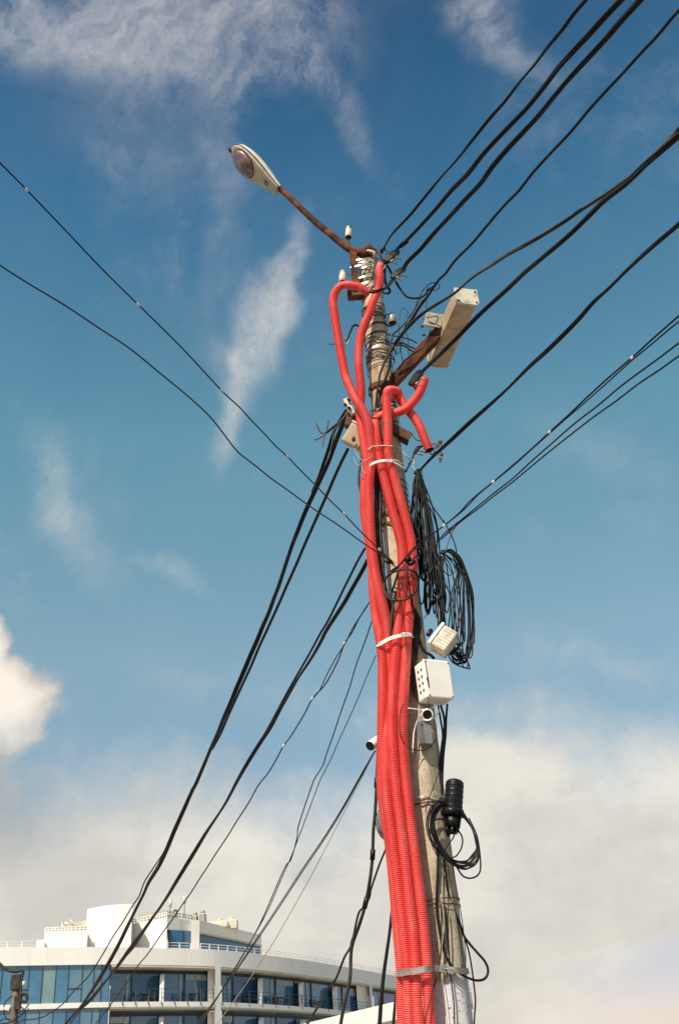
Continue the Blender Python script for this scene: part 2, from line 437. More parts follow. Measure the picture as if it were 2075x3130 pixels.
PX = at(1374, 3100).x
def pc(z): return Vector((PX, D0, z))           # pole centre line
def prad(z): return .140 - .052 * (z / 8.2)     # pole radius

# ------------------------------------------------------------------ ground
def sheet(name, x0, x1, y0, y1, z, m, h=None):
    b = MB()
    if h is None:
        b.v = [Vector(p) for p in ((x0, y0, z), (x1, y0, z), (x1, y1, z), (x0, y1, z))]; b.f = [(0, 1, 2, 3)]
    else: b.box(((x0 + x1) / 2, (y0 + y1) / 2, z - h / 2), (x1 - x0, y1 - y0, h))
    return tag(b.build(name, m), kind='structure')
sheet('ground', -1500, 1500, -1500, 1500, -.012, 'ground')
sheet('road', -300, 300, -6.0, 5.2, -.008, 'asphalt')
sheet('pavement', -300, 300, 5.35, 8.5, .12, 'paving', .128)
sheet('kerb', -300, 300, 5.2, 5.35, .125, 'kerb', .135)
b = MB()
for i in range(-20, 20): b.box((i * 6, -.4, -.004), (3, .12, .002))
tag(b.build('road_marking', 'paint'), kind='structure')

# ------------------------------------------------------------------ the hotel behind
edge_px = [(-420, 2910), (-150, 2899), (0, 2897), (175, 2895.5), (350, 2895), (560, 2900), (700, 2908), (900, 2931), (1100, 2964), (1215, 2985), (1330, 3008), (1450, 3036)]
ZR = at(350, 2895, 88).z
edge3 = [atz(x, y, ZR) for x, y in edge_px]
_es = spline(edge3, per=12)
_ep = [proj(p)[0] for p in _es]
def fac(px, off=0.):
    """plan point of the facade line seen in photo column px; off metres further out from the camera"""
    for i in range(len(_ep) - 1):
        if _ep[i] <= px <= _ep[i + 1]:
            u = (px - _ep[i]) / (_ep[i + 1] - _ep[i]); q = _es[i].lerp(_es[i + 1], u); break
    else: q = _es[0] if px < _ep[0] else _es[-1]
    v = Vector((q.x, q.y, 0)); L = v.length
    return v * ((L + off) / L)
def zat(px, py):
    """height of photo row py on the facade line at column px"""
    q = fac(px); v = ray(px, py); return 1.6 + v.z / v.y * q.y
hotel = thing('hotel_building', 'long white curved hotel with blue glass and balconies behind the pole', 'building', fac(400) + Vector((0, 0, 0)))
ZB = zat(350, 2948); ZS1 = zat(350, 3062); ZS2 = zat(350, 3082); PER = ZB - ZS2 + 0.0
FLOORS = []                                     # (glass top, glass bottom, slab bottom)
zt = ZB
while zt > 0.5:
    gb = max(zt - (ZB - ZS1), 0); FLOORS.append((zt, gb, max(gb - (ZS1 - ZS2), 0))); zt = gb - (ZS1 - ZS2)

def ribbon(b, xs, o0, o1, z0, z1, zf=None):
    """solid curved band following the facade between offsets o0 (front) and o1 (back)"""
    base = len(b.v); L = 0; prev = None
    for i, px in enumerate(xs):
        p, q = fac(px, o0), fac(px, o1)
        if prev is not None: L += (p - prev).length
        prev = p
        zz1 = zf(px) if zf else z1
        for (r, z) in ((p, z0), (p, zz1), (q, zz1), (q, z0)):
            b.uv[len(b.v)] = (L, z if r is p else z + .3); b.v.append(Vector((r.x, r.y, z)))
    n = len(xs)
    for i in range(n - 1):
        a = base + 4 * i; c = a + 4
        for k in range(4): b.f.append((a + k, c + k, c + (k + 1) % 4, a + (k + 1) % 4))
    b.f.append((base, base + 1, base + 2, base + 3)); e = base + 4 * (n - 1); b.f.append((e + 3, e + 2, e + 1, e))
def rng(a, c, st=14):
    n = max(1, int(abs(c - a) / st)); return [a + (c - a) * i / n for i in range(n + 1)]

b = MB(); ribbon(b, rng(-420, 1440), 0, .5, ZB, ZR); b.build('roof_parapet', 'panel', hotel)
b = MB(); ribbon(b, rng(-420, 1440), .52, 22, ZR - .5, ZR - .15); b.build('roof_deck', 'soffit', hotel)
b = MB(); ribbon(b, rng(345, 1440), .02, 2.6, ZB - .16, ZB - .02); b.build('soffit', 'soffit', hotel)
for k, (zt, gb, sb) in enumerate(FLOORS):
    b = MB(); ribbon(b, rng(-420, 1440), 0.03, 2.7, sb + .1, gb); b.build('floor_slab', 'render', hotel)
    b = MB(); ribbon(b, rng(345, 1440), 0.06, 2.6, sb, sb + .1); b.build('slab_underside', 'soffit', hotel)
    if k > 1:
        b = MB(); ribbon(b, rng(-420, 1440), 2.5, 3.0, gb, zt); b.build('glass_wall', 'glassa', hotel)
        if gb <= 0: break
# flush curtain wall at the left
bounds = [-420, -300, -180, -80, 0, 16, 60, 97, 138, 178, 217, 258, 293, 316, 341]
kinds = 'a a a a a a a a c a b b b a'.split(); kinds2 = 'a a a a b a d b b a d b b d'.split()
for row in (0, 1):
    zt, gb, sb = FLOORS[row]
    for i in range(len(bounds) - 1):
        if i >= 4 and i == 4 and row == 1: pass
        a, c = bounds[i], bounds[i + 1]
        w = MB(); ribbon(w, rng(a, c, 30), .20, .30, gb, zt)
        wo = w.build('window', M['glass' + (kinds, kinds2)[row][i]], hotel)
        m = MB(); ribbon(m, [c - .8, c + .8], .14, .30, gb + .02, zt - .02)
        if i in (6, 10) and row == 0: ribbon(m, rng(a + 1, c - 1, 30), .15, .25, gb + 1.0, gb + 1.07)
        m.build('frame', 'mullion', wo)
# balcony bays
COLS = [(658, 675), (1120, 1133), (1392, 1402)]
DIV = [(491, 507), (783, 806), (903, 931), (1004, 1034)]
bays = [(345, 636, [408, 491, 567, 636]), (678, 1085, [712, 785, 840, 896, 948, 1003, 1040, 1085]), (1136, 1380, [1165, 1210, 1260, 1310, 1380])]
for row in (0, 1):
    zt, gb, sb = FLOORS[row]
    for (a, c, mu) in bays:
        edges = [a] + mu
        for i in range(len(edges) - 1):
            w = MB(); ribbon(w, rng(edges[i], edges[i + 1], 25), 2.15, 2.25, gb, zt - (.16 if row == 0 else 0))
            wo = w.build('window', 'glassd' if (i + row) % 3 == 1 else 'glassa', hotel)
            m = MB(); ribbon(m, [edges[i + 1] - 1.6, edges[i + 1] + 1.6], 2.03, 2.15, gb + .01, zt - .17); ribbon(m, rng(edges[i] + 1, edges[i + 1] - 2, 25), 2.06, 2.15, zt - .42, zt - .17)
            m.build('frame', 'mullion', wo)
            if (i * 3 + row) % 4 == 1:
                bl = MB(); ribbon(bl, rng(edges[i] + 3, edges[i + 1] - 3, 25), 2.09, 2.13, zt - .9 - .25 * (i % 3), zt - .43); bl.build('blind', 'curtain', wo)
            if i % 2 == 0:
                cu = MB(); x = edges[i + 1] - 16
                ribbon(cu, [x, x + 6], 2.08, 2.14, gb + .05, zt - .45); cu.build('curtain', 'curtain', wo)
    # end walls beside the columns
    for (a, c) in ((636, 657), (1085, 1119)):
        w = MB(); ribbon(w, [a, c], 1.2, 2.3, gb + .003, zt - .163); w.build('end_wall', 'render', hotel)
    # rounded dividers between balconies
    for (a, c) in DIV:
        p, q = fac((a + c) / 2 - 3, .45), fac((a + c) / 2 + 2, 2.02)
        if a < 600: p, q = fac(498, .5), fac(500, 2.02)
        dv = q - p; Ld = dv.length; dn = dv.normalized(); sn = Vector((dn.y, -dn.x, 0)) * .17
        out = [p + Vector((0, 0, gb + .002)) - sn, q + Vector((0, 0, gb + .002)) - sn, q + Vector((0, 0, zt - .5)) - sn]
        for t in range(0, 8):
            an = t / 7 * PI / 2
            out.append(p + dn * (Ld * .55 * (1 - math.sin(an))) + Vector((0, 0, zt - 1.25 + .72 * math.cos(an))) - sn)
        w = MB(); w.prism(out, sn * 2); w.build('balcony_divider', 'render', hotel)
    # balcony railings
    for (a, c) in ((343, 655), (680, 1118), (1136, 1390)):
        w = MB(); xs = rng(a, c, 12)
        for zz in (.98, .66, .36):
            w.tube([fac(x, .16) + Vector((0, 0, gb + zz)) for x in xs], .022 if zz > .9 else .014, 5)
        for x in rng(a + 1, c - 1, 38):
            p = fac(x, .16); w.box(p + Vector((0, 0, gb + .42)), (.05, .05, 1.12)); q = fac(x, -.02); w.box(q + Vector((0, 0, gb - .12)), (.05, .10, .22))
        w.build('balcony_railing', 'rail', hotel)
# columns standing proud of the facade
for (a, c) in COLS:
    w = MB(); p0, p1, q0, q1 = fac(a, -.012), fac(c, -.012), fac(a, 1.9), fac(c, 1.9)
    if a == 1120: p0 = fac(a + 6, -.012)
    w.prism([Vector((v.x, v.y, 0)) for v in (p0, p1, q1, q0)], (0, 0, ZB + .01)); w.build('column', 'render', hotel)

# penthouse storeys: outlines seen against the sky, standing back from the parapet
def upper(name, pts, back, m, zbot=None, depth=6., ztop=None, parent=hotel, drop=None):
    """curved wall whose top edge runs through photo points pts"""
    p0 = fac(pts[0][0], back); v = ray(*pts[0]); zt_ = ztop if ztop else 1.6 + v.z / v.y * p0.y
    top = [atz(x, y, zt_) for x, y in pts]; b = MB(); base = 0; L = 0
    zb = zbot if zbot is not None else ZR - .3
    if drop: zb = zt_ - drop
    for i, p in enumerate(top):
        if i: L += (p - top[i - 1]).length
        h = Vector((p.x, p.y, 0)); q = h * ((h.length + depth) / h.length)
        for (r, z) in ((h, zb), (h, zt_), (q, zt_), (q, zb)):
            b.uv[len(b.v)] = (L, z); b.v.append(Vector((r.x, r.y, z)))
    n = len(top)
    for i in range(n - 1):
        a = 4 * i; c = a + 4
        for k in range(4): b.f.append((a + k, c + k, c + (k + 1) % 4, a + (k + 1) % 4))
    b.f.append((0, 1, 2, 3)); e = 4 * (n - 1); b.f.append((e + 3, e + 2, e + 1, e))
    b.build(name, m, parent); return zt_, top
pen = []
upper('rooftop_block', [(113, 2873), (125, 2872.5), (138.5, 2872)], 1.6, 'panel_row', depth=5)
zA, tA = upper('rooftop_block', [(138, 2848.5), (180, 2846.5), (220, 2845), (270, 2843)], 2.4, 'panel_row', depth=7)
zT, tT = upper('rooftop_tower', [(268, 2779), (300, 2772), (335, 2767), (370, 2764), (406, 2763)], 3.4, 'panel_row', depth=5)
zC, tC = upper('rooftop_block', [(407, 2824), (440, 2816.5), (480, 2809), (511, 2803)], 4.0, 'panel_row', depth=6)
upper('rooftop_pipe', [(401, 2789), (405, 2789), (408, 2789)], .9, 'greysteel', depth=.12)
# loggia with window, pier and long wing under a deep fascia
zL, tL = upper('roof_fascia', [(511.5, 2804), (550, 2809), (586, 2815)], 3.0, 'render', drop=1.0, depth=6)
w = MB(); ribbon(w, rng(514, 586, 20), 3.25, 3.35, ZR - .3, zL - 1.002); wo = w.build('window', 'glassd', hotel)
w = MB(); [ribbon(w, [x - 1, x + 1], 3.15, 3.25, ZR - .2, zL - 1.01) for x in (518, 562)]; w.build('frame', 'mullion', wo)
upper('rooftop_pier', [(585, 2812), (598, 2812.5), (610, 2813)], 2.4, 'render', depth=2.2)
zW, tW = upper('roof_fascia', [(610.5, 2814), (660, 2825), (710, 2836.5), (760, 2848.5), (799, 2857)], 3.1, 'render', drop=.92, depth=7)
def wing(off, za, zb, px0=611, px1=797):
    b = MB(); P = []
    for i in range(13):
        x = px0 + (px1 - px0) * i / 12; t = spline(tW, per=10); best = min(t, key=lambda q: abs(proj(q)[0] - x)); h = Vector((best.x, best.y, 0)); P.append(h * ((h.length + off) / h.length))
    for p in P: b.v += [Vector((p.x, p.y, za)), Vector((p.x, p.y, zb))]
    for i in range(12): b.f.append((2 * i, 2 * i + 2, 2 * i + 3, 2 * i + 1))
    n = len(b.v); b.v += [v + Vector((0, .1, 0)) for v in b.v[:n]]
    for i in range(12): b.f.append((n + 2 * i + 1, n + 2 * i + 3, n + 2 * i + 2, n + 2 * i))
    return b
wo = wing(1.3, ZR - .3, zW - .922).build('window', 'glassd', hotel)
# roof railings
w = MB()
for (a, c) in ((-420, 113), (514, 584), (612, 1440)):
    xs = rng(a, c, 12)
    for zz in (.5, .28, .08):
        w.tube([fac(x, .35) + Vector((0, 0, ZR + zz)) for x in xs], .03 if zz == .5 else .02, 5)
    for x in rng(a + 1, c - 1, 27 if a > 0 else 41): w.box(fac(x, .35) + Vector((0, 0, ZR + .2)), (.06, .06, .62))
w.build('roof_railing', 'whiterail', hotel)
def rail_top(top, z, h, st=1):
    w = MB(); t = [Vector((p.x, p.y, z)) + Vector((p.x, p.y, 0)).normalized() * .3 for p in spline(top, per=4)]
    for k in (h, h * .5): w.tube([p + Vector((0, 0, k)) for p in t], .035, 5)
    for p in t[::st]: w.box(p + Vector((0, 0, h / 2)), (.06, .06, h))
    return w
rail_top(tC, zC, .42).build('terrace_railing', 'whiterail', hotel)
rail_top(tL, zL, .5).build('terrace_railing', 'greysteel', hotel)
rail_top(tA, zA, .35).build('terrace_railing', 'whiterail', hotel)
# rooftop gear, each its own thing
def roofpt(x, y, back):
    q = fac(x, back); v = ray(x, y); return Vector((q.x, q.y, 1.6 + v.z / v.y * q.y))
def slanted(x0, y0, x1, y1, back, r, b): b.tube([roofpt(x0, y0, back), roofpt(x1, y1, back)], r, 6)
b = MB()
for q in ((195, 2818, 230, 2844), (208, 2812, 240, 2840), (186, 2820, 186, 2846), (192, 2822, 222, 2828), (243, 2832, 243, 2846), (160, 2836, 186, 2836), (163, 2836, 163, 2848), (186, 2828, 200, 2848)): slanted(*q, 3.6, .07, b)
tag(b.build('steel_trestle', 'offwhite'), 'pale slanted steel frame on the low roof left of the white block', 'frame')
b = MB(); P = [roofpt(x, y, 4.4) for x, y in ((222, 2822), (240, 2817), (268, 2812))]
for p, q in zip(P, P[1:]): b.prism([p, q, q + Vector((0, 0, -.45)), p + Vector((0, 0, -.45))], (0, 2, 0))
tag(b.build('rooftop_canopy', 'offwhite'), 'low cream roof canopy left of the tall white block', 'canopy')
b = MB(); P = [roofpt(x, y, 5.5) for x, y in ((418, 2794), (450, 2788), (512, 2782), (530, 2785))]
for p, q in zip(P, P[1:]): b.prism([p, q, q + Vector((0, 0, -.4)), p + Vector((0, 0, -.4))], (0, 2, 0))
tag(b.build('rooftop_canopy', 'offwhite'), 'long cream canopy edge right of the tall white block', 'canopy')
def antenna(x, ytop, ybase, label, back=4.2, tri=False):
    t = thing('antenna_mast', label, 'antenna', roofpt(x, ybase, back), 'antennas on the hotel roof')
    b = MB(); b.tube([roofpt(x, ybase, back), roofpt(x, ytop, back)], .05, 6); b.build('mast', 'greysteel', t)
    b = MB(); b.tube([roofpt(x, ytop - 2, back), roofpt(x, ytop + 20, back)], .14, 8); b.build('panel', 'offwhite', t)
    if tri:
        b = MB()
        for dx in (-9, -3, 7): b.tube([roofpt(x, ybase - 26, back), roofpt(x + dx, ybase, back)], .045, 5)
        b.build('brace', 'greysteel', t)
antenna(518, 2752, 2800, 'thick cream antenna at the corner of the roof terrace')
antenna(562, 2742, 2806, 'slim white antenna on a braced dark tripod')
def gear(pts_, label, m='offwhite', back=4.2, cap=True):
    x0, x1, yt, yb = pts_; p, q = roofpt(x0, yb, back), roofpt(x1, yb, back); z1 = roofpt(x0, yt, back).z; zb = zL - .1 if x0 < 612 else zW - .1
    b = MB(); c = (p + q) / 2; W = (q - p).length; zb = min(zb, z1 - .3)
    b.box((c.x, c.y + .5, (z1 + zb) / 2), (W, 1.0, z1 - zb), None, .05)
    if cap: b.box((c.x, c.y + .5, z1 + .05), (W * .7, .7, .1)); b.lathe([(.2, 0), (.2, .15), (.12, .2)], (c.x, c.y + .5, z1 + .1), (0, 0, 1), 10)
    tag(b.build('rooftop_unit', m), label, 'rooftop unit', 'machines on the hotel roof')
gear((528, 536, 2788, 2806), 'small dark unit beside the cream antenna', 'greysteel')
gear((587, 600, 2797, 2813), 'grey roof unit just above the white pier', 'greysteel')
gear((610, 625, 2791, 2818), 'taller grey drum unit right of the pier', 'greysteel')
gear((652, 690, 2814, 2832), 'long cream roof unit, left of the pair on the wing', 'offwhite', 5.2)
gear((694, 720, 2809, 2840), 'square cream roof unit, right of the pair on the wing', 'offwhite', 5.2)

# balcony furniture
def chair(px, row, label, off=1.0, fl=1):
    zt, gb, sb = FLOORS[row]; c = fac(px, off) + Vector((0, 0, gb))
    t = thing('balcony_chair', label, 'chair', c, 'chairs on the hotel balconies')
    b = MB(); b.box(c + Vector((0, 0, .43)), (.5, .48, .07)); b.build('seat', 'wood', t)
    b = MB(); b.box(c + Vector((-.24 * fl, 0, .66)), (.06, .48, .42)); b.box(c + Vector((0, .23, .58)), (.44, .05, .05)); b.box(c + Vector((0, -.23, .58)), (.44, .05, .05)); b.build('backrest', 'wood', t)
    for sx in (-.22, .22):
        for sy in (-.2, .2):
            b = MB(); b.box(c + Vector((sx, sy, .197)), (.05, .05, .394)); b.build('leg', 'wood', t)
def table(px, row, label, off=1.0):
    zt, gb, sb = FLOORS[row]; c = fac(px, off) + Vector((0, 0, gb))
    t = thing('balcony_table', label, 'table', c, 'tables on the hotel balconies')
    b = MB(); b.lathe([(.42, .68), (.42, .72)], c, (0, 0, 1), 14); b.build('tabletop', 'wood', t)
    for s_ in (-1, 1):
        b = MB(); b.tube([c + Vector((-.3 * s_, 0, .002)), c + Vector((.3 * s_, 0, .68))], .03, 5); b.build('leg', 'wood', t)
where = [(423, 'left balcony, left of the white divider'), (568, 'left balcony, right of the white divider'), (745, 'second bay, left of its first divider'),
         (838, 'second bay, right of its first divider'), (962, 'second bay, between its last two dividers')]
for k, (px, wh) in enumerate(where):
    n_ = ['far-left', 'left-centre', 'middle', 'right-centre', 'far-right'][k]
    g_ = 24 if k < 2 else 16
    chair(px, 0, 'left rattan chair of the ' + n_ + ' balcony set', 1.1, 1)
    table(px + g_, 0, n_ + ' dark round table on the hotel balcony', 1.1)
    if k != 4: chair(px + 2 * g_, 0, 'right rattan chair of the ' + n_ + ' balcony set', 1.1, -1)

# ------------------------------------------------------------------ low cream building at the lower right
A_, B_ = atz(900, 3141, 2.75), atz(1345, 3034.5, 2.75)
kq = thing('low_building', 'cream rendered low building with a sloping flat roof edge behind the red hoses', 'building', Vector((B_.x, B_.y, 0)))
dirv = (B_ - A_).normalized(); nb = Vector((-dirv.y, dirv.x, 0)); nb = nb if nb.y > 0 else -nb
A2 = A_ - dirv * 6
b = MB(); b.prism([Vector((v.x, v.y, 0)) for v in (A2, B_, B_ + Vector((.0, 4, 0)) + dirv * 0, A2 + nb * 4)], (0, 0, 2.55)); b.build('wall', 'nearwall', kq)
o1, o2 = A2 - nb * .12 - dirv * .1, B_ - nb * .12 + dirv * .06
b = MB(); b.prism([Vector((v.x, v.y, 2.552)) for v in (o1, o2, o2 + Vector((0, 4.2, 0)), o1 + nb * 4.2)], (0, 0, .2)); b.build('roof', 'render', kq)

# ------------------------------------------------------------------ the concrete utility pole
pole = thing('utility_pole', 'tall tapering concrete pole wrapped in red hoses and black cables', 'utility pole', (PX, D0, 0))
b = MB(); rings = []
N = 220; ZT = 8.16
for i in range(N + 1):
    z = ZT * i / N; r = prad(z)
    k = max(0, min(1, (z - 5.2) / 1.6))
    if z > 6.9: r *= .97 + .035 * math.sin(z * 21) + (.03 if 7.25 < z < 7.55 else 0)
    if z > 7.98: r *= .93
    ring = []
    for j in range(40):
        a = 2 * PI * j / 40 + .35
        q = a % (PI / 4) - PI / 8; octr = math.cos(PI / 8) / math.cos(q) * 1.045
        rr = r * (octr * (1 - k * .7) + k * .7)
        jit = (math.sin(j * 12.9 + i * 3.1) * math.sin(j * 5.3 + i * 7.7)) * .0016
        ring.append(Vector((PX + (rr + jit) * math.cos(a), D0 + (rr + jit) * math.sin(a), z)))
    rings.append(ring)
b.quadgrid(rings, True, True); b.build('shaft', 'concrete', pole)
# broken, mortared crown
b = MB(); rings = []
for r, h in ((.074, ZT - .02), (.086, ZT + .03), (.078, ZT + .07), (.05, ZT + .10), (.01, ZT + .105)):
    rings.append([Vector((PX + r * math.cos(a) * (1 + .1 * math.sin(a * 5 + h * 40)), D0 + r * math.sin(a) * (1 + .1 * math.sin(a * 3)), h + .012 * math.sin(a * 4 + 1))) for a in [2 * PI * j / 28 for j in range(28)]])
b.quadgrid(rings, True, True); b.build('crown', 'darkrust', pole, 'rust stained crumbling pole top')
def band(z, m='steel', h=.018, tilt=0., dr=.006, name='steel_band', a0=0, a1=2 * PI, par=None, tz=.12, cx=0., rx=0.):
    b = MB(); rings = []
    for j in range(41):
        a = a0 + (a1 - a0) * j / 40; r = prad(z) * 1.05 + dr + rx; zz = z + tilt * math.cos(a) + tz * 0
        c, s_ = math.cos(a), math.sin(a)
        rings.append([Vector((PX + cx + q * c, D0 + q * s_, zz + w)) for q, w in ((r, -h / 2), (r + .003, -h / 2), (r + .003, h / 2), (r, h / 2))])
    b.quadgrid(rings, True, False, smooth=False); return b.build(name, m, par or pole)
for z in (7.28, 7.18, 7.05): band(z, 'black', .012, .02, name='wire_wrap')
band(7.02, 'steel', .02, .01); band(6.98, 'darkrust', .012, .01, name='wire_wrap')
band(6.84, 'dusty', .008, .02, name='wire_wrap'); band(6.63, 'rust', .045, .0, name='rusty_clamp', dr=.008)
for k_, z in enumerate((7.86, 7.83, 7.80, 7.69, 7.50, 7.47, 7.40, 7.36, 7.12, 7.09, 6.94, 6.92, 6.90)): band(z, 'dusty' if k_ % 3 else 'black', .009, .03 * math.sin(k_ * 2.1), .004, name='wire_wrap')
for z in (6.42, 6.38, 6.33, 6.29, 6.22, 6.16): band(z, 'dusty', .008, .05, name='wire_wrap')
for z in (5.72, 5.66, 5.60, 5.55, 5.5): band(z, 'dusty', .007, -.03, name='wire_wrap')
band(5.40, 'darkrust', .03, -.02, name='wire_wrap'); band(5.3, 'darkrust', .02, -.04, name='wire_wrap')
band(3.28, 'steel', .012, 0, name='steel_band'); band(3.24, 'darkrust', .012, 0, name='wire_wrap')
band(2.66, 'darkrust', .006, 0.01, name='wire_wrap'); band(2.63, 'darkrust', .006, 0, name='wire_wrap')
b = MB()
for i in range(26):                             # crumbling concrete lumps on the right flank
    z = random.uniform(5.2, 5.5); a = random.uniform(-1.0, .1); r = prad(z) * 1.02
    b.lathe([(.002, 0), (.016, .004), (.012, .014), (.003, .018)], (PX + r * math.cos(a), D0 + r * math.sin(a), z), (math.cos(a), math.sin(a), .2), 6)
b.build('cement_lump', 'concrete', pole)

# ------------------------------------------------------------------ red corrugated hoses
def hose(label, pts, r=.0362, smooth_top=0, ground=True):
    keep = [pts[0]]
    for q in pts[1:]:
        if math.hypot(q[0] - keep[-1][0], q[1] - keep[-1][1]) > 24 or len(keep) < 3: keep.append(q)
    P = [at(x, y, D0 - o) for x, y, o in keep]
    if ground:
        last = P[-1]; x0 = last.x
        P += [Vector((x0 + (PX - x0) * .0, last.y, 1.4)), Vector((x0, last.y, .7)), Vector((x0, last.y, .13))]
    step = .0114 / 4
    Q = spline(P, step=step, per=24)
    prof = (1.0, 1.0, .80, .80)
    rr = [r * prof[i % 4] for i in range(len(Q))]
    b = MB(); b.tube(Q, rr, 16, False)
    # open ends get a dark inner wall
    o = b.build('corrugated_hose', 'hose'); tag(o, label, 'corrugated hose', 'red corrugated hoses strapped to the pole')
    e = MB(); d = (Q[1] - Q[0]).normalized(); e.lathe([(r * .86, -.001), (r * .84, .07), (.001, .075)], Q[0], d, 16, False)
    e.build('hose_mouth', 'dark', o)
    return Q
ZH = .17
hA = reg(11, [(615, 1135, .19), (480, 1065, .20), (330, 985, .20), (180, 910, .20)]) + reg(1, [(255, 580, .19), (200, 630, .17), (178, 700, .16), (190, 820, .16), (215, 980, .16), (245, 1150, .16), (275, 1300, .17)]) \
    + reg(2, [(300, 190, .19), (355, 310, .22), (415, 405, .235), (455, 500, .23), (468, 600, .22), (478, 700, .21), (480, 840, .20), (466, 960, .20), (465, 1080, .20), (470, 1210, .20)]) \
    + reg(3, [(365, 60, .20), (375, 200, .20), (388, 360, .20), (412, 540, .205), (445, 700, .21), (485, 860, .21), (515, 1000, .20), (530, 1140, .18), (535, 1300, .16), (530, 1450, .15)]) \
    + reg(4, [(528, 100, .15), (525, 400, .16), (515, 700, .18), (512, 950, .20), (525, 1150, .20), (550, 1350, .20), (568, 1500, .20)]) \
    + reg(5, [(520, 60, .20), (555, 330, .20), (590, 600, .20), (622, 880, .20), (642, 1100, .21), (652, 1300, .21), (658, 1520, .21)])
hB = reg(11, [(880, 490, .12), (850, 620, .17), (870, 760, .19), (880, 900, .19), (830, 1060, .17), (780, 1220, .17), (680, 1400, .18)]) + reg(1, [(470, 800, .18), (420, 910, .17), (395, 1010, .16), (382, 1130, .16), (385, 1250, .16)]) \
    + reg(2, [(395, 120, .15), (400, 230, .14), (396, 330, .13), (392, 430, .13), (405, 540, .14), (425, 660, .15), (445, 780, .16), (447, 880, .15), (432, 990, .14), (428, 1120, .14), (432, 1250, .13)]) \
    + reg(3, [(350, 120, .13), (372, 330, .13), (395, 540, .14), (402, 720, .15), (420, 900, .15), (440, 1030, .16), (463, 1160, .17), (480, 1300, .17), (485, 1430, .17)]) \
    + reg(4, [(484, 60, .17), (482, 300, .17), (478, 600, .16), (474, 850, .15), (480, 1080, .14), (510, 1300, .13), (545, 1500, .13)]) \
    + reg(5, [(502, 120, .13), (535, 400, .13), (560, 700, .14), (585, 980, .15), (596, 1200, .15), (600, 1520, .15)])
hC = reg(2, [(945, 722, .12), (915, 650, .12), (880, 560, .12), (835, 475, .10), (770, 395, .08), (715, 315, .06), (690, 255, .08), (652, 228, .16), (617, 248, .20), (604, 320, .21), (608, 430, .21), (614, 540, .215), (617, 660, .215), (620, 760, .21), (643, 860, .20), (672, 960, .20), (705, 1080, .20), (738, 1200, .19)]) \
    + reg(3, [(668, 60, .19), (700, 170, .19), (728, 290, .19), (742, 430, .19), (746, 570, .19), (742, 700, .19), (725, 830, .19), (708, 980, .20), (695, 1120, .20), (684, 1280, .20), (676, 1450, .20)]) \
    + reg(4, [(668, 60, .20), (660, 300, .20), (655, 500, .20), (660, 700, .20), (677, 900, .20), (697, 1080, .20), (722, 1290, .20), (752, 1520, .20)]) \
    + reg(5, [(690, 120, .20), (722, 350, .20), (752, 600, .20), (778, 850, .20), (795, 1080, .21), (805, 1300, .21), (818, 1520, .21)])
hD = reg(2, [(820, 215, .10), (868, 190, .11), (906, 160, .13)]) + reg(2, [(905, 195, .14), (870, 260, .15), (830, 320, .15), (765, 385, .15), (690, 420, .155), (620, 428, .15), (560, 437, .14), (522, 470, .15), (512, 540, .18), (522, 620, .19), (535, 720, .19), (556, 830, .19), (585, 950, .19), (620, 1090, .19), (655, 1230, .19)]) \
    + reg(3, [(570, 60, .19), (612, 190, .19), (645, 330, .19), (655, 470, .19), (655, 600, .19), (650, 740, .19), (638, 870, .19), (622, 1010, .19), (605, 1180, .20), (590, 1350, .20), (578, 1500, .20)]) \
    + reg(4, [(573, 100, .20), (566, 300, .20), (563, 500, .205), (571, 700, .21), (586, 900, .21), (608, 1100, .21), (635, 1300, .21), (658, 1500, .21)]) \
    + reg(5, [(606, 120, .21), (636, 350, .21), (664, 600, .21), (692, 850, .21), (709, 1080, .22), (716, 1300, .22), (731, 1520, .22)])
hose('red hose making the tall loose loop at the left of the pole top', hA)
hose('red hose rising highest beside the crown of the pole', hB)
hose('red hose with the arch above the dark bracket, its open end hanging right', hC)
hose('red hose with its folded end reaching up under the square steel arm', hD)

# ------------------------------------------------------------------ straps round the hoses
def strap(label, pts, w=.018, m='tie', name='cable_tie', grp='pale straps round the red hoses'):
    P = spline([at(x, y, D0 - o) for x, y, o in pts], per=8); rings = []
    for i, p in enumerate(P):
        t = (P[min(i + 1, len(P) - 1)] - P[max(i - 1, 0)]).normalized(); out = Vector((0, -1, 0)); out = (out - t * out.dot(t)).normalized()
        u = t.cross(out); rings.append([p + u * w / 2, p + u * w / 2 + out * .004, p - u * w / 2 + out * .004, p - u * w / 2])
    b = MB(); b.quadgrid(rings, True, True, smooth=False); o_ = tag(b.build(name, m), label, 'strap', grp)
    if w > .015:
        k = int(len(P) * .72); t = (P[k + 1] - P[k]).normalized(); out = Vector((0, -1, 0)); out = (out - t * out.dot(t)).normalized(); R_ = Matrix((t, out, t.cross(out))).transposed()
        b = MB(); b.box(P[k] + out * .006, (.026, .014, w * 1.35), R_, .002); b.build('buckle', m, o_)
        b = MB(); b.tube(spline([P[k] + out * .010, P[k] + out * .03 + t * .03, P[k] + out * .035 + t * .06 - Vector((0, 0, .02))], per=5), .004, 5); b.build('loose_tail', m, o_)
    return o_
strap('upper white strap crossing four red hoses below the dark bracket', reg(2, [(435, 890, .10), (455, 862, .20), (500, 826, .25), (560, 808, .262), (620, 806, .26), (680, 828, .20), (745, 868, .10)]), .020)
strap('middle white strap round the red hoses left of the tilted box', reg(3, [(434, 1215, .12), (450, 1200, .215), (520, 1158, .245), (570, 1137, .262), (640, 1120, .27), (700, 1115, .262), (748, 1128, .16)]), .024)
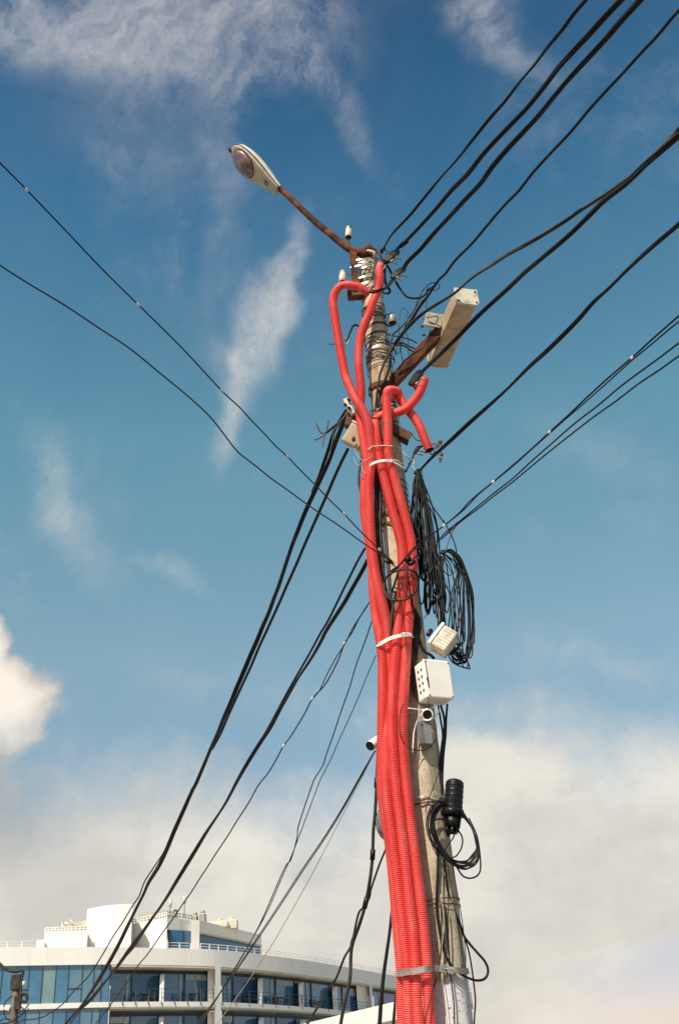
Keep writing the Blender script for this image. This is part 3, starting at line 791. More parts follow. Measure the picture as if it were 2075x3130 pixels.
strap('flat grey steel band round the hoses where the pole turns white', reg(5, [(560, 1118, .08), (570, 1112, .21), (620, 1104, .262), (720, 1088, .285), (800, 1076, .28), (850, 1072, .19), (950, 1078, .155), (1060, 1092, .14), (1125, 1094, .03)]), .034, 'greysteel', 'steel_strap')
strap('thin pale tie just above the upper white strap', reg(2, [(430, 740, .14), (460, 715, .25), (500, 692, .24), (580, 685, .245), (650, 690, .25)]), .007, 'wirepale', 'wire_tie')

# ------------------------------------------------------------------ cables
V = 1.32341
def vp(pts): return [(x * V, y * V) for x, y in pts]
def span(pts, Da, Db):
    """lay photo points on the upright plane through the two ends"""
    kp = [pts[0]]
    for q in pts[1:-1]:
        if math.hypot(q[0] - kp[-1][0], q[1] - kp[-1][1]) > 22: kp.append(q)
    pts = kp + [pts[-1]]
    A, Bq = at(*pts[0][:2], Da), at(*pts[-1][:2], Db)
    d = Bq - A; n = Vector((d.y, -d.x, 0)).normalized(); out = []
    for (x, y) in pts:
        v = ray(x, y); out.append(CAM + v * ((A - CAM).dot(n) / v.dot(n)))
    return out
def runs(b, P, r0, r1, strands=1, spread=1.0, tw=1.2, n=6, ext=(0, 0)):
    Q = spline(P, per=10); L = [0]
    ch = (Q[-1] - Q[0]).normalized(); e0, e1 = ext
    if e1 == 5: ch = Vector((ch.x, ch.y, ch.z * .3))
    if e1: Q = Q + [Q[-1] + ch * (e1 * k / 12) for k in range(1, 13)]
    if e0: Q = [Q[0] - ch * (e0 * k / 12) for k in range(12, 0, -1)] + Q
    for p, q in zip(Q, Q[1:]): L.append(L[-1] + (q - p).length)
    La = L[12] if e0 else 0; Lb = L[-13] if e1 else L[-1]
    for s_ in range(strands):
        ph = 2 * PI * s_ / strands + random.random(); pts = []; rr = []
        fq = tw * random.uniform(.8, 1.2)
        for i, p in enumerate(Q):
            u = min(1, max(0, (L[i] - La) / (Lb - La))); r = r0 + (r1 - r0) * u; t = (Q[min(i + 1, len(Q) - 1)] - Q[max(i - 1, 0)]).normalized()
            a = t.orthogonal().normalized(); c = t.cross(a); an = ph + fq * L[i]
            k = 0 if strands == 1 else r * spread
            pts.append(p + (a * math.cos(an) + c * math.sin(an)) * k); rr.append(r)
        b.tube(pts, rr, n, True)
PLANES = {}
def cable(label, pts, Da, Db, w0, w1, strands=1, spread=1.0, m='black', grp=None, tw=1.2, name='overhead_cable', marks=None, wrap=None, cat='cable'):
    w0, w1 = w0 * 1.27, w1 * 1.27
    def onto(q, D):                             # a strand that joins another line ends on that line's own plane
        if not isinstance(D, str): return D
        A_, n_ = PLANES[D]; v = ray(*q); return (CAM + v * ((A_ - CAM).dot(n_) / v.dot(n_))).y
    Da, Db = onto(pts[0][:2], Da), onto(pts[-1][:2], Db); P = span(pts, Da, Db)
    dd = P[-1] - P[0]; PLANES[label.split()[0]] = (P[0], Vector((dd.y, -dd.x, 0)).normalized()); r0 = w0 / 2 * pxm(P[0]); r1 = w1 / 2 * pxm(P[-1])
    if strands > 1: r0 /= 1.55; r1 /= 1.55
    # the lines run on well beyond the frame
    ext = (15, 0) if grp == globals().get('GL') else (0, 15) if grp in (GR, globals().get('GT')) else (0, 5) if grp == globals().get('GK') and P[-1].y > 14 else (0, 0)
    b = MB(); runs(b, P, r0, r1, strands, spread, tw, ext=ext)
    o = tag(b.build(name, m), label, cat, grp)
    Q = spline(P, per=10)
    for (x, y) in (marks or []):
        q = min(range(len(Q)), key=lambda i: (proj(Q[i])[0] - x) ** 2 + (proj(Q[i])[1] - y) ** 2)
        q2 = min(q + 1, len(Q) - 1); t = (Q[q2] - Q[q - 1]).normalized(); c = Q[q]
        # exact foot of the mark on the strand
        c = min((Q[q - 1].lerp(Q[q], f / 8) for f in range(17)), key=lambda w_: (proj(w_)[0] - x) ** 2 + (proj(w_)[1] - y) ** 2) if q > 0 else c
        k = MB(); rr = 4.2 * pxm(c); k.tube([c - t * rr * 1.8, c - t * rr, c + t * rr, c + t * rr * 1.8], [rr * .5, rr, rr, rr * .5], 8); k.build('marker_sleeve', 'tie', o)
    for (f0) in (wrap or []):
        i = int(f0 * (len(Q) - 2)); t = (Q[i + 1] - Q[i]).normalized(); rr = (r0 + (r1 - r0) * f0) * (2.1 if strands > 1 else 1.5)
        k = MB(); k.tube([Q[i] - t * rr * 2, Q[i] + t * rr * 2], rr, 8); k.build('tape_wrap', 'blackpl', o)
    return o
GR = 'black cables running up to the right'
cable('topmost thin black cable running up right from the pole crown', vp([(884, 576)]) + reg(19, [(80, 1215), (165, 1125), (240, 1035), (335, 920), (420, 825), (495, 730), (590, 610), (660, 530), (740, 425), (820, 330), (880, 250), (960, 155), (1020, 75), (1090, -5), (1130, -55)]), 6.4, 4.1, 6, 10, 2, .7, grp=GR, tw=3)
cable('second black cable from the top, thick, leaving the big black clamp', reg(19, [(110, 1290), (165, 1240), (235, 1165), (310, 1080), (390, 985), (470, 905), (545, 810), (620, 725), (700, 640), (785, 550), (870, 445), (940, 355), (1030, 255), (1100, 180), (1180, 90), (1260, 5), (1310, -50)]), 6.38, 4.1, 9, 15, 3, .7, grp=GR, tw=2, wrap=[.04])
cable('third black cable from the top, thick, leaving the grey metal clamp', vp([(931, 622)]) + reg(19, [(165, 1355), (230, 1290), (300, 1205), (370, 1130), (460, 1035), (540, 950), (600, 865), (680, 770), (760, 685), (840, 600), (920, 505), (1000, 410), (1090, 310), (1180, 210), (1270, 105), (1365, 0), (1410, -50)]), 6.38, 4.1, 10, 15, 3, .7, grp=GR, tw=2)
cable('fourth black cable from the top, slim, from the tangle by the grey insulator', vp([(940, 760), (965, 715), (985, 688)]) + reg(20, [(165, 495), (210, 450), (270, 370), (360, 280), (440, 185), (520, 90), (580, 25)]) + reg(19, [(740, 985), (810, 895), (910, 785), (1000, 690), (1100, 570), (1190, 470), (1275, 380), (1360, 285), (1450, 190), (1520, 105), (1568, 50), (1640, -40)]), 6.45, 3.8, 6, 9, 1, grp=GR)
cable('thick grey-black cable sweeping from the pole face past the long box', vp([(868, 935), (872, 895), (880, 855), (900, 812), (930, 770)]) + reg(20, [(40, 715), (110, 660), (200, 605), (270, 560), (330, 505), (400, 450), (480, 400), (570, 340), (680, 280), (790, 215), (900, 145), (1000, 75), (1100, 10)]) + reg(19, [(1300, 920), (1380, 860), (1440, 800), (1500, 735), (1568, 668), (1640, 600)]), 6.33, 4.6, 9, 13, 2, .6, grp=GR, tw=2, m='dusty')
cable('thick black cable passing in front of the long beige box', reg(20, [(70, 1025), (110, 985), (190, 910), (290, 810), (390, 705), (480, 620), (570, 540), (660, 455), (750, 380), (850, 295), (940, 215), (1040, 115), (1130, 25)]) + reg(19, [(1290, 950), (1390, 855), (1470, 785), (1568, 700), (1640, 640)]), 6.2, 4.3, 9, 16, 3, .7, grp=GR, tw=2)
cable('black cable leaving the brown clamps below the hanging hose end', reg(20, [(60, 1595), (130, 1520), (240, 1420), (340, 1325), (440, 1235), (550, 1135), (620, 1065), (700, 985), (790, 905), (880, 820), (980, 720), (1070, 620), (1160, 540), (1260, 440), (1360, 345), (1460, 255), (1568, 160), (1650, 80)]), 6.4, 4.1, 9, 14, 2, .7, grp=GR, tw=3)
GT = 'thin wires running right from the ring'
cable('thin wire with pale sleeves, upper of the right-hand four', vp([(900, 1330), (935, 1290)]) + reg(20, [(30, 2040), (100, 1985), (200, 1915), (290, 1840), (350, 1775), (410, 1722), (490, 1658), (570, 1590), (640, 1530), (730, 1450), (815, 1370), (920, 1275), (1030, 1170), (1150, 1060), (1290, 940), (1400, 840), (1490, 760), (1568, 692), (1650, 620)]), 6.25, 3.6, 3.6, 5.5, grp=GT, marks=reg(20, [(205, 1913), (490, 1660), (815, 1369), (1292, 937)]))
cable('thin wire twisting close under the upper sleeved wire at right', reg(20, [(205, 1913), (285, 1850), (340, 1800), (400, 1735), (480, 1668), (600, 1570), (720, 1462), (812, 1380), (890, 1310), (1000, 1215), (1130, 1100), (1290, 955), (1400, 865), (1500, 780), (1568, 725), (1650, 650)]), 6.2, 3.6, 2.8, 4.6, grp=GT)
cable('thin wire, third down of the right-hand four', reg(20, [(160, 2010), (220, 1945), (290, 1890), (400, 1800), (500, 1718), (600, 1640), (720, 1530), (840, 1425), (960, 1320), (1090, 1220), (1220, 1110), (1340, 1020), (1450, 940), (1568, 850), (1650, 790)]), 6.2, 3.6, 3.6, 5.2, grp=GT)
cable('thin wire, lowest of the right-hand four', reg(20, [(190, 1990), (300, 1890), (400, 1815), (500, 1735), (600, 1660), (720, 1560), (830, 1470), (950, 1375), (1080, 1275), (1200, 1190), (1330, 1090), (1450, 1010), (1568, 925), (1650, 868)]), 6.2, 3.6, 3.4, 5, grp=GT)
GL = 'thin wires running up to the left'
cable('upper thin wire from the left with pale sleeves along it', vp([(-60, 308), (0, 375), (62, 438), (150, 530), (240, 625), (318, 702), (420, 803), (512, 902)]) + reg(16, [(90, 130), (200, 250), (330, 385), (450, 515), (560, 615), (700, 760), (840, 900), (980, 1045), (1100, 1162), (1230, 1300), (1340, 1410), (1440, 1505), (1568, 1620)]), 2.6, 6.25, 4.0, 3.0, grp=GL, marks=vp([(62, 438), (320, 703), (513, 902)]) + reg(16, [(560, 615), (1100, 1163), (1440, 1506)]))
cable('lower thin wire from the left without sleeves', vp([(-60, 566), (0, 612), (70, 657), (150, 705), (225, 755), (300, 805), (370, 862), (440, 920), (490, 968)]) + reg(16, [(60, 540), (160, 630), (270, 715), (400, 820), (520, 905), (650, 1000), (760, 1080), (870, 1155), (1000, 1240), (1130, 1330), (1240, 1410), (1340, 1480), (1480, 1570), (1580, 1640)]), 2.6, 6.25, 4.0, 3.2, grp=GL)
GK = 'black cables falling away to the lower left'
cable('thickest dark bundle falling to the lower left from the side clamp', reg(16, [(1140, 180), (1105, 270), (1050, 400), (990, 560), (940, 690), (880, 820), (820, 950), (760, 1080), (710, 1200), (660, 1330), (610, 1460), (570, 1580), (530, 1700), (480, 1850)]) + reg(17, [(850, 70), (815, 190), (770, 310), (730, 400), (690, 500), (650, 590), (600, 710), (540, 850), (490, 970), (440, 1080), (400, 1180), (340, 1310), (290, 1430), (240, 1550)]) + reg(18, [(955, 130), (905, 245), (850, 370), (810, 470), (760, 580), (700, 680), (665, 760), (620, 850), (570, 950), (520, 1050), (470, 1140), (410, 1240), (345, 1340), (280, 1430), (200, 1525), (140, 1600)]), 6.6, 16, 10, 8.5, 3, .8, grp=GK, tw=1.2)
cable('upper strand beside the thickest bundle, splitting off near the side clamp', reg(16, [(1125, 165), (1080, 240), (1030, 320), (990, 420), (960, 520), (920, 640), (880, 760), (850, 840), (800, 960)]), 6.62, 'thickest', 7, 7, 2, .8, grp=GK, tw=1)
cable('slimmer black line close right of the thickest dark bundle', reg(16, [(1140, 540), (1080, 660), (1020, 790), (960, 930), (880, 1110), (800, 1290), (720, 1470), (640, 1660), (550, 1860)]) + reg(17, [(910, 110), (862, 205), (810, 320), (760, 430), (700, 560), (650, 680), (590, 810), (530, 940), (480, 1050), (420, 1190), (360, 1300)]), 6.6, 'thickest', 8, 6, 1, grp=GK)
cable('thin left strand peeling off the thickest bundle above the hotel', reg(18, [(815, 440), (780, 510), (720, 600), (670, 680), (640, 760), (600, 820), (540, 920), (480, 1010), (410, 1130), (330, 1250), (250, 1330), (180, 1410), (110, 1460), (40, 1495), (-60, 1505)]), 'thickest', 17, 3.2, 3, 1, grp=GK)
cable('right cable of the double line leaving the hoses below the ring', reg(16, [(1330, 1600), (1270, 1720), (1180, 1880)]) + reg(17, [(1400, 90), (1340, 210), (1270, 320), (1200, 430), (1150, 530), (1080, 650), (1000, 770), (930, 890), (860, 1010), (790, 1140), (710, 1260), (640, 1370), (580, 1470), (530, 1560)]) + reg(18, [(1215, 90), (1160, 195), (1110, 275), (1040, 380), (980, 480), (920, 580), (860, 680), (800, 780), (730, 880), (660, 980), (590, 1070), (510, 1180), (430, 1280), (340, 1390), (260, 1460), (200, 1530), (150, 1590)]), 6.6, 16, 9, 8, 2, .8, grp=GK, tw=1.4)
cable('left cable of the double line leaving the hoses below the ring', reg(16, [(1305, 1490), (1230, 1620), (1160, 1760), (1100, 1880)]) + reg(17, [(1340, 110), (1270, 240), (1210, 360), (1150, 460), (1080, 590), (1000, 730), (920, 870), (850, 1000), (780, 1130), (720, 1235)]), 6.6, 'right', 6, 5, 1, grp=GK)
cable('thin strand shadowing the right cable over the hotel roof', reg(18, [(830, 730), (770, 830), (700, 920), (650, 1005), (600, 1080), (540, 1145), (470, 1230), (400, 1320), (330, 1395), (270, 1470), (215, 1545)]), 'right', 16, 3.5, 3.5, 1, grp=GK)
cable('wavy thin wire with pale sleeves right of the double line', reg(17, [(1520, 215), (1440, 340), (1390, 440), (1333, 525), (1290, 640), (1230, 760), (1180, 840), (1098, 930), (1040, 1040), (980, 1140), (930, 1220), (886, 1277), (830, 1380), (770, 1480), (700, 1568)]) + reg(18, [(1355, 100), (1290, 210), (1220, 318), (1170, 400), (1100, 505), (1040, 600), (1000, 660), (950, 740), (900, 810), (840, 900), (780, 980), (690, 1110), (640, 1170), (560, 1290), (500, 1370), (440, 1450), (370, 1540)]), 6.6, 16, 3.4, 3, 1, grp=GK, marks=reg(17, [(1333, 525), (1098, 930), (886, 1277)]), m='dusty')
cable('very thin wire doubling the wavy sleeved wire', reg(17, [(1500, 250), (1400, 400), (1340, 520), (1270, 630), (1200, 760), (1150, 870), (1100, 930)]), 6.6, 'wavy', 2.6, 2.6, 1, grp=GK)
cable('hair-thin wire, left of the pair that leaves the middle strap', reg(17, [(1535, 360), (1480, 520), (1420, 680), (1370, 850), (1310, 1020), (1250, 1200), (1200, 1340), (1175, 1420), (1120, 1510), (1090, 1580)]) + vp([(690, 1905), (686, 1935), (672, 1985), (655, 2010), (600, 2135), (545, 2235), (480, 2340), (440, 2400)]), 6.6, 15, 3, 2.4, 1, grp=GK, m='dusty')
cable('hair-thin wire, right of the pair that leaves the middle strap', reg(17, [(1565, 610), (1500, 760), (1440, 910), (1370, 1070), (1300, 1220), (1240, 1360), (1180, 1480), (1140, 1568)]) + vp([(680, 1960), (650, 2030), (615, 2110), (570, 2190), (510, 2290), (460, 2370), (430, 2420)]), 6.6, 15, 2.2, 2.2, 1, grp=GK, m='dusty')
cable('straight dark wire falling from the white security camera', vp([(866, 1735), (832, 1795), (790, 1870), (745, 1942), (700, 2008), (650, 2085), (600, 2160), (550, 2235), (500, 2305), (450, 2372), (410, 2425)]), 6.7, 16, 4.6, 3.4, 2, 1.3, grp=GK, tw=.5)
cable('pale thin wire slanting alone over the hotel balconies', vp([(865, 1738), (818, 1830), (772, 1920), (720, 2020), (670, 2110), (620, 2195), (560, 2285), (520, 2340), (455, 2430)]), 6.7, 16, 1.8, 2.2, 1, grp=GK, m='wirepale')
GV = 'cables hanging at the left of the hoses'
o = cable('long black cable hanging beside and across the hoses down to the left', vp([(914, 1365), (905, 1420), (898, 1490), (884, 1570), (877, 1640), (872, 1750), (867, 1860), (862, 1920), (860, 1980), (853, 2040), (842, 2095), (830, 2135), (812, 2190), (808, 2260), (795, 2320), (786, 2370), (776, 2440)]), 6.22, 6.9, 7, 9, 1, grp=GV, name='hanging_cable', m='dusty', wrap=[.35, .5, .62])
cable('cable joining the hanging one from the hose edge and drifting to lower left', vp([(893, 1955), (875, 2000), (857, 2052), (846, 2090), (828, 2110), (812, 2180), (795, 2212), (775, 2262), (755, 2290), (710, 2365), (680, 2410)]), 6.5, 8.0, 5, 6, 1, grp=GV, name='hanging_cable', m='dusty', wrap=[.25, .5])
cable('thick dark cable hanging lowest, just left of the hoses', vp([(908, 2085), (904, 2110), (900, 2150), (893, 2200), (886, 2250), (880, 2310), (876, 2370), (868, 2450)]), 6.55, 6.6, 7, 12, 1, grp=GV, name='hanging_cable', m='black')
cable('short dark cable end at the bottom edge beside the hoses', vp([(914, 2290), (911, 2330), (908, 2372), (904, 2450)]), 6.5, 6.5, 6, 11, 1, grp=GV, name='hanging_cable')
cable('pale thin wire following the left edge of the lowest hoses', reg(5, [(470, 130), (500, 470), (525, 760), (550, 1000), (566, 1150), (562, 1540)]), 6.42, 6.42, 2.6, 2.6, 1, grp=GV, m='wirepale', name='hanging_cable')
# wires across the pole's front and side
def wire(label, pts, w, m='black', name='pole_cable', grp='cables fixed along the pole', strands=1):
    P = [at(x, y, D0 - o) for x, y, o in pts]; b = MB(); r = w / 2 * pxm(P[0])
    if strands > 1: r /= 1.7
    runs(b, P, r, r, strands, 1.1, 3.0); return tag(b.build(name, m), label, 'cable', grp)
wire('left of the two dusty cables between the hoses in mid pole', reg(2, [(500, 790, .12), (512, 900, .13), (520, 1050, .13), (522, 1200, .13)]) + reg(3, [(425, 60, .14), (432, 250, .14), (455, 450, .14), (475, 620, .14), (500, 750, .13), (540, 900, .13), (545, 1050, .14)]), 12, 'dusty')
wire('right of the two dusty cables between the hoses in mid pole', reg(2, [(520, 790, .12), (540, 900, .13), (550, 1050, .13), (553, 1200, .13)]) + reg(3, [(455, 60, .14), (465, 250, .14), (480, 420, .14), (490, 620, .14), (515, 760, .13), (560, 900, .13), (568, 1050, .12), (575, 1130, .11)]), 12, 'dusty')
wire('grey cable hanging left of the pole from the small box', reg(2, [(405, 740, .02), (402, 800, .02), (385, 900, .02), (385, 980, .02), (400, 1060, .02), (410, 1150, .02), (412, 1250, .02)]) + reg(3, [(305, 60, .03), (325, 130, .04)]), 8, 'dusty')
wire('dark cable running down inside the arch of the right hoses', reg(12, [(200, 760, .12), (300, 800, .14), (275, 930, .15), (255, 1130, .15), (240, 1350, .15), (200, 1520, .15), (130, 1700, .15), (70, 1860, .16)]) + reg(2, [(540, 250, .15), (520, 330, .14), (512, 410, .13)]), 7, 'dusty')
wire('second dark cable down the pole face at the arch', reg(12, [(120, 1850, .13), (170, 1640, .13), (215, 1500, .13), (265, 1300, .13)])[::-1] + reg(2, [(560, 260, .13), (535, 380, .12)]), 9)
wire('upper cable at the left flank behind the red loop', reg(1, [(395, 910, .06), (345, 900, .08), (315, 950, .1), (295, 1000, .1), (285, 1020, .1)]), 7)
wire('pale wire hooks dangling inside the red loop', reg(1, [(285, 1000, .1), (262, 1030, .1), (290, 1010, .1), (300, 1030, .1), (275, 1060, .1), (230, 1080, .1), (215, 1140, .1)]), 3, 'wirepale')
wire('short straight wire end sticking left out of the red loop', reg(1, [(135, 1050, .1), (205, 1051, .1), (262, 1050, .1)]), 2.6)
wire('dark hook at the meeting point of the pole hoses', reg(13, [(520, 300, .17), (480, 278, .19), (435, 290, .2), (412, 330, .2), (440, 380, .2), (490, 402, .2), (560, 404, .18), (630, 404, .16)]), 4, 'darkrust')
wire('pair of black leads from the grey clamp into the open red hose', reg(11, [(1170, 820, .16), (1090, 930, .17), (1000, 1020, .18), (900, 1070, .2), (780, 1100, .215), (640, 1110, .21), (560, 1100, .2)]), 9, strands=2)
wire('dark leads running behind the top hose to the big clamp', reg(11, [(985, 470, .12), (985, 600, .1), (985, 800, .08), (1030, 960, .05), (1110, 1090, .03), (1060, 1155, .03), (930, 1130, .1)]), 7, strands=2)
wire('black lead sagging right from the clamps to the tangle', reg(1, [(545, 330, .1), (580, 390, .1), (620, 440, .08), (660, 520, .06), (700, 590, .06), (740, 645, .06), (780, 678, .06), (850, 682, .06), (900, 665, .06), (935, 620, .06), (1000, 575, .06)]), 7)
wire('loop of black leads left of the topmost cable end', reg(11, [(930, 90, .12), (870, 130, .12), (870, 260, .12), (920, 370, .12), (980, 440, .12)]), 5, strands=2)
wire('small curl of wire above the grey insulator', reg(12, [(440, 480, .05), (470, 300, .05), (520, 268, .05), (570, 300, .05), (600, 360, .05), (560, 440, .05)]), 2.4)
wire('black loop standing over the fourth cable', reg(1, [(840, 720, .05), (870, 660, .05), (920, 590, .05), (975, 560, .05), (1020, 570, .05), (1025, 600, .05), (985, 620, .05), (930, 600, .05), (925, 680, .05), (920, 760, .05)]), 3)
for k, pts_ in enumerate([[(860, 20), (790, 170), (700, 330), (600, 470), (500, 600), (400, 700), (300, 770)], [(1000, 10), (900, 110), (800, 240), (700, 400), (600, 560), (540, 640), (500, 740)],
                          [(640, 400), (560, 560), (520, 700), (500, 860), (460, 1000), (480, 1150), (510, 1290)], [(560, 680), (600, 830), (610, 1000), (615, 1150)], [(420, 560), (430, 700), (440, 830), (460, 930)],
                          [(340, 1040), (380, 1140), (440, 1100), (470, 980), (420, 900)], [(350, 1330), (345, 1200), (390, 1060), (430, 900), (480, 760)], [(480, 820), (600, 850), (700, 890), (775, 935)],
                          [(380, 930), (500, 930), (620, 990), (735, 1040)], [(350, 980), (470, 970), (570, 1010), (690, 1090)], [(190, 740), (270, 760), (350, 800), (420, 800)], [(170, 870), (270, 920), (360, 960), (480, 980)],
                          [(330, 1250), (300, 1180), (290, 1100), (330, 1050), (340, 1010)]]):
    wrd = ['upper slack wire of the tangle by the grey insulator', 'second slack wire of the tangle beside the fourth cable', 'wire looping down onto the square steel arm', 'short wire dropping behind the square steel arm', 'short vertical wire below the grey insulator',
           'curled wire end left of the square steel arm', 'wire with frayed end hanging left of the square arm', 'upper short lead bridging pole and square arm', 'middle short lead bridging pole and square arm', 'lower short lead bridging pole and square arm',
           'upper stub wire on the right flank of the pole', 'lower stub wire on the right flank of the pole', 'dark lug hanging by the pole above the square arm'][k]
    wire(wrd, reg(12, [(x, y, .02 + .012 * (k % 5)) for x, y in pts_]), [5, 5, 3.4, 3, 3.4, 3.2, 3.4, 4.5, 5.5, 5.5, 4, 5, 6][k], name='tangled_wire', grp='tangled wires beside the pole')
for k, pts_ in enumerate([[(720, 240), (760, 420), (740, 620), (770, 820), (730, 1000)], [(790, 60), (800, 140), (760, 200), (770, 280), (830, 330)], [(700, 400), (750, 480), (700, 560), (690, 700), (740, 790), (730, 960)],
                          [(860, 470), (900, 600), (850, 700), (800, 760), (820, 860)], [(1010, 470), (960, 560), (880, 620), (820, 700)], [(330, 640), (380, 580), (470, 560), (560, 590), (660, 560)], [(400, 640), (360, 700), (345, 780), (400, 830)]]):
    wire(['rusty twisted wire down the right edge of the pole top', 'rusty stub sticking up from the crown', 'dark wire knotted between straps and hose', 'pale binding wire on the highest hose end', 'pale binding wire leading to the big clamp', 'dark wire wrapped between the two groups of straps', 'dark wire loop by the lamp bracket'][k],
         reg(11, [(x, y, .17 if k in (3, 4) else .105) for x, y in pts_]), [6, 5, 4, 3, 2.6, 4, 3.4][k], ['darkrust', 'darkrust', 'dusty', 'wirepale', 'wirepale', 'dusty', 'dusty'][k], name='binding_wire', grp='wires bound round the pole top')
# frayed wire ends at the left
wire('black cable ending in splayed wires left of the pole', reg(2, [(300, 400, .0), (260, 470, .0), (200, 520, .0), (150, 560, .0), (125, 580, .0)]), 9)
for k, pts_ in enumerate([[(130, 578), (85, 585), (60, 545), (45, 505)], [(125, 580), (130, 540), (140, 510), (138, 482)], [(120, 585), (100, 605), (60, 630), (30, 640)], [(122, 585), (105, 625), (97, 660), (98, 692)]]):
    wire(['longest splayed wire end, bent up to the left', 'splayed wire end pointing up', 'splayed wire end pointing left', 'splayed wire end pointing down'][k], reg(2, [(x, y, 0) for x, y in pts_]), 4, 'darkrust', 'frayed_wire', 'splayed wire ends left of the pole')
wire('black cable end tucked behind the side clamp', reg(2, [(290, 420, .0), (240, 500, .0), (190, 560, 0), (175, 640, 0), (150, 760, 0), (110, 850, 0)]), 7)
# right-hand side: cables that run down the pole below the boxes
wire('black cable running down the right flank past the grey box', reg(4, [(985, 290, .02), (1015, 400, .03), (1020, 500, .04), (1005, 620, .05), (1000, 750, .05), (995, 900, .06), (990, 1050, .07), (980, 1200, .08), (970, 1350, .09), (965, 1500, .1)]) + reg(5, [(885, 100, .12), (880, 300, .14), (872, 480, .14), (872, 620, .14), (900, 800, .15), (930, 930, .15), (985, 1040, .15), (1040, 1100, .13), (1130, 1150, .1), (1200, 1168, .08), (1260, 1150, .06), (1283, 1090, .05), (1260, 1020, .05), (1210, 960, .05), (1140, 880, .05), (1090, 810, .05), (1060, 720, .06), (1010, 600, .08), (965, 470, .1), (945, 330, .1), (930, 200, .1)]), 7)
wire('second black cable down the right flank, outermost', reg(4, [(1045, 290, .02), (1035, 420, .02), (1030, 560, .03), (1015, 700, .03), (1005, 850, .04), (1000, 1000, .05), (990, 1150, .06)]), 7)
wire('third black cable down the right flank, crossing inward', reg(4, [(965, 300, .05), (985, 420, .05), (1005, 560, .06), (990, 700, .06), (975, 900, .07), (965, 1100, .08), (955, 1300, .09), (950, 1500, .09)]), 6)
wire('cable hanging down past the right of the whitewashed foot', reg(5, [(1090, 820, .08), (1125, 920, .04), (1150, 1050, .02), (1170, 1200, .02), (1182, 1330, .02), (1175, 1450, .02), (1172, 1540, .02)]), 5)
wire('slim cable crossing the pole foot towards the hoses', reg(5, [(905, 560, .16), (912, 700, .16), (908, 900, .16), (890, 1040, .17), (868, 1160, .19), (830, 1290, .25), (795, 1420, .28), (772, 1540, .28)]), 4, 'dusty')
wire('pale straight wire down the middle of the whitewashed foot', reg(5, [(905, 480, .16), (930, 700, .16), (905, 1000, .16), (915, 1150, .16), (935, 1300, .16), (960, 1540, .16)]), 2.4, 'wirepale')
wire('slim dark wire slanting over the whitewashed foot', reg(5, [(945, 580, .15), (962, 760, .15), (975, 1000, .15), (990, 1180, .15), (1010, 1350, .15), (1015, 1540, .15)]), 4)
for k, xs_ in enumerate([(900, 905, 925, 940), (925, 930, 950, 965), (960, 1000, 1040, 1080), (1000, 1040, 1080, 1105)]):
    wire('%s slack wire on the shaded face below the black coil' % ['leftmost', 'second', 'third', 'rightmost'][k], reg(5, [(xs_[0], 250, .15), (xs_[1], 480, .15), (xs_[2], 720, .15 - .02 * k), (xs_[3], 980, .14 - .02 * k), (xs_[3] - 10, 1080, .13 - .02 * k)]), 3, 'dusty')
wire('slack wire hanging from the white box over the pole face', reg(4, [(700, 220, .22), (640, 340, .24), (625, 480, .25), (650, 600, .25), (710, 670, .2), (800, 695, .16), (890, 670, .15), (945, 590, .14), (950, 560, .13)]), 3, 'dusty')
wire('slim wire descending to the black splice closure', reg(4, [(970, 880, .14), (930, 1000, .15), (880, 1130, .16), (855, 1230, .17)]), 3)
wire('thin line hanging across the bright face of the big white box', reg(3, [(845, 1310, .3), (870, 1450, .3), (885, 1568, .3)]) + reg(4, [(865, 60, .3), (880, 250, .28), (890, 400, .2)]), 2.2, 'dusty')
wire('dark cable behind the upper left corner of the big white box', reg(3, [(750, 900, .1), (775, 1050, .12), (800, 1150, .12), (840, 1250, .12), (900, 1290, .12), (930, 1320, .1)]), 9)
for k in range(6):
    x0 = 735 + 12 * k
    wire(['first', 'second', 'third', 'fourth', 'fifth', 'sixth'][k] + ' of the thin dark wires between the hoses and the white box', reg(3, [(755 + 8 * k, 850 + 20 * k, .12), (760 + 12 * k, 1000, .14), (750 + 10 * k, 1150, .14), (745 + 7 * k, 1300, .15), (735 + 6 * k, 1450, .15)]) + reg(4, [(728 + 6 * k, 60, .15), (745 + 8 * k, 180, .15), (790 + 10 * k, 240, .14), (850 + 9 * k, 262, .1)]), 4 if k % 2 else 6, 'black' if k % 2 else 'dusty', grp='thin wires between hoses and white box')

# ------------------------------------------------------------------ coils
def coil(label, loops, w, name='cable_coil', m='black', grp='coils of spare cable', ties=None):
    b = MB()
    for pts in loops:
        P = spline([at(x, y, D0 - o) for x, y, o in pts], per=7); b.tube(P, w / 2 * pxm(P[0]) * random.uniform(.85, 1.15), 6, True)
    o = tag(b.build(name, m), label, 'cable coil', grp)
    for (x, y, of, a, r) in (ties or []):
        c = at(x, y, D0 - of); d = (RT * math.cos(a) + UP * math.sin(a)); k = MB()
        k.lathe([(r * .9, -.008), (r, -.004), (r, .004), (r * .9, .008)], c, d, 12); k.build('tie', 'dusty', o)
    return o
def J(v, s=1.): return v + random.gauss(0, s)
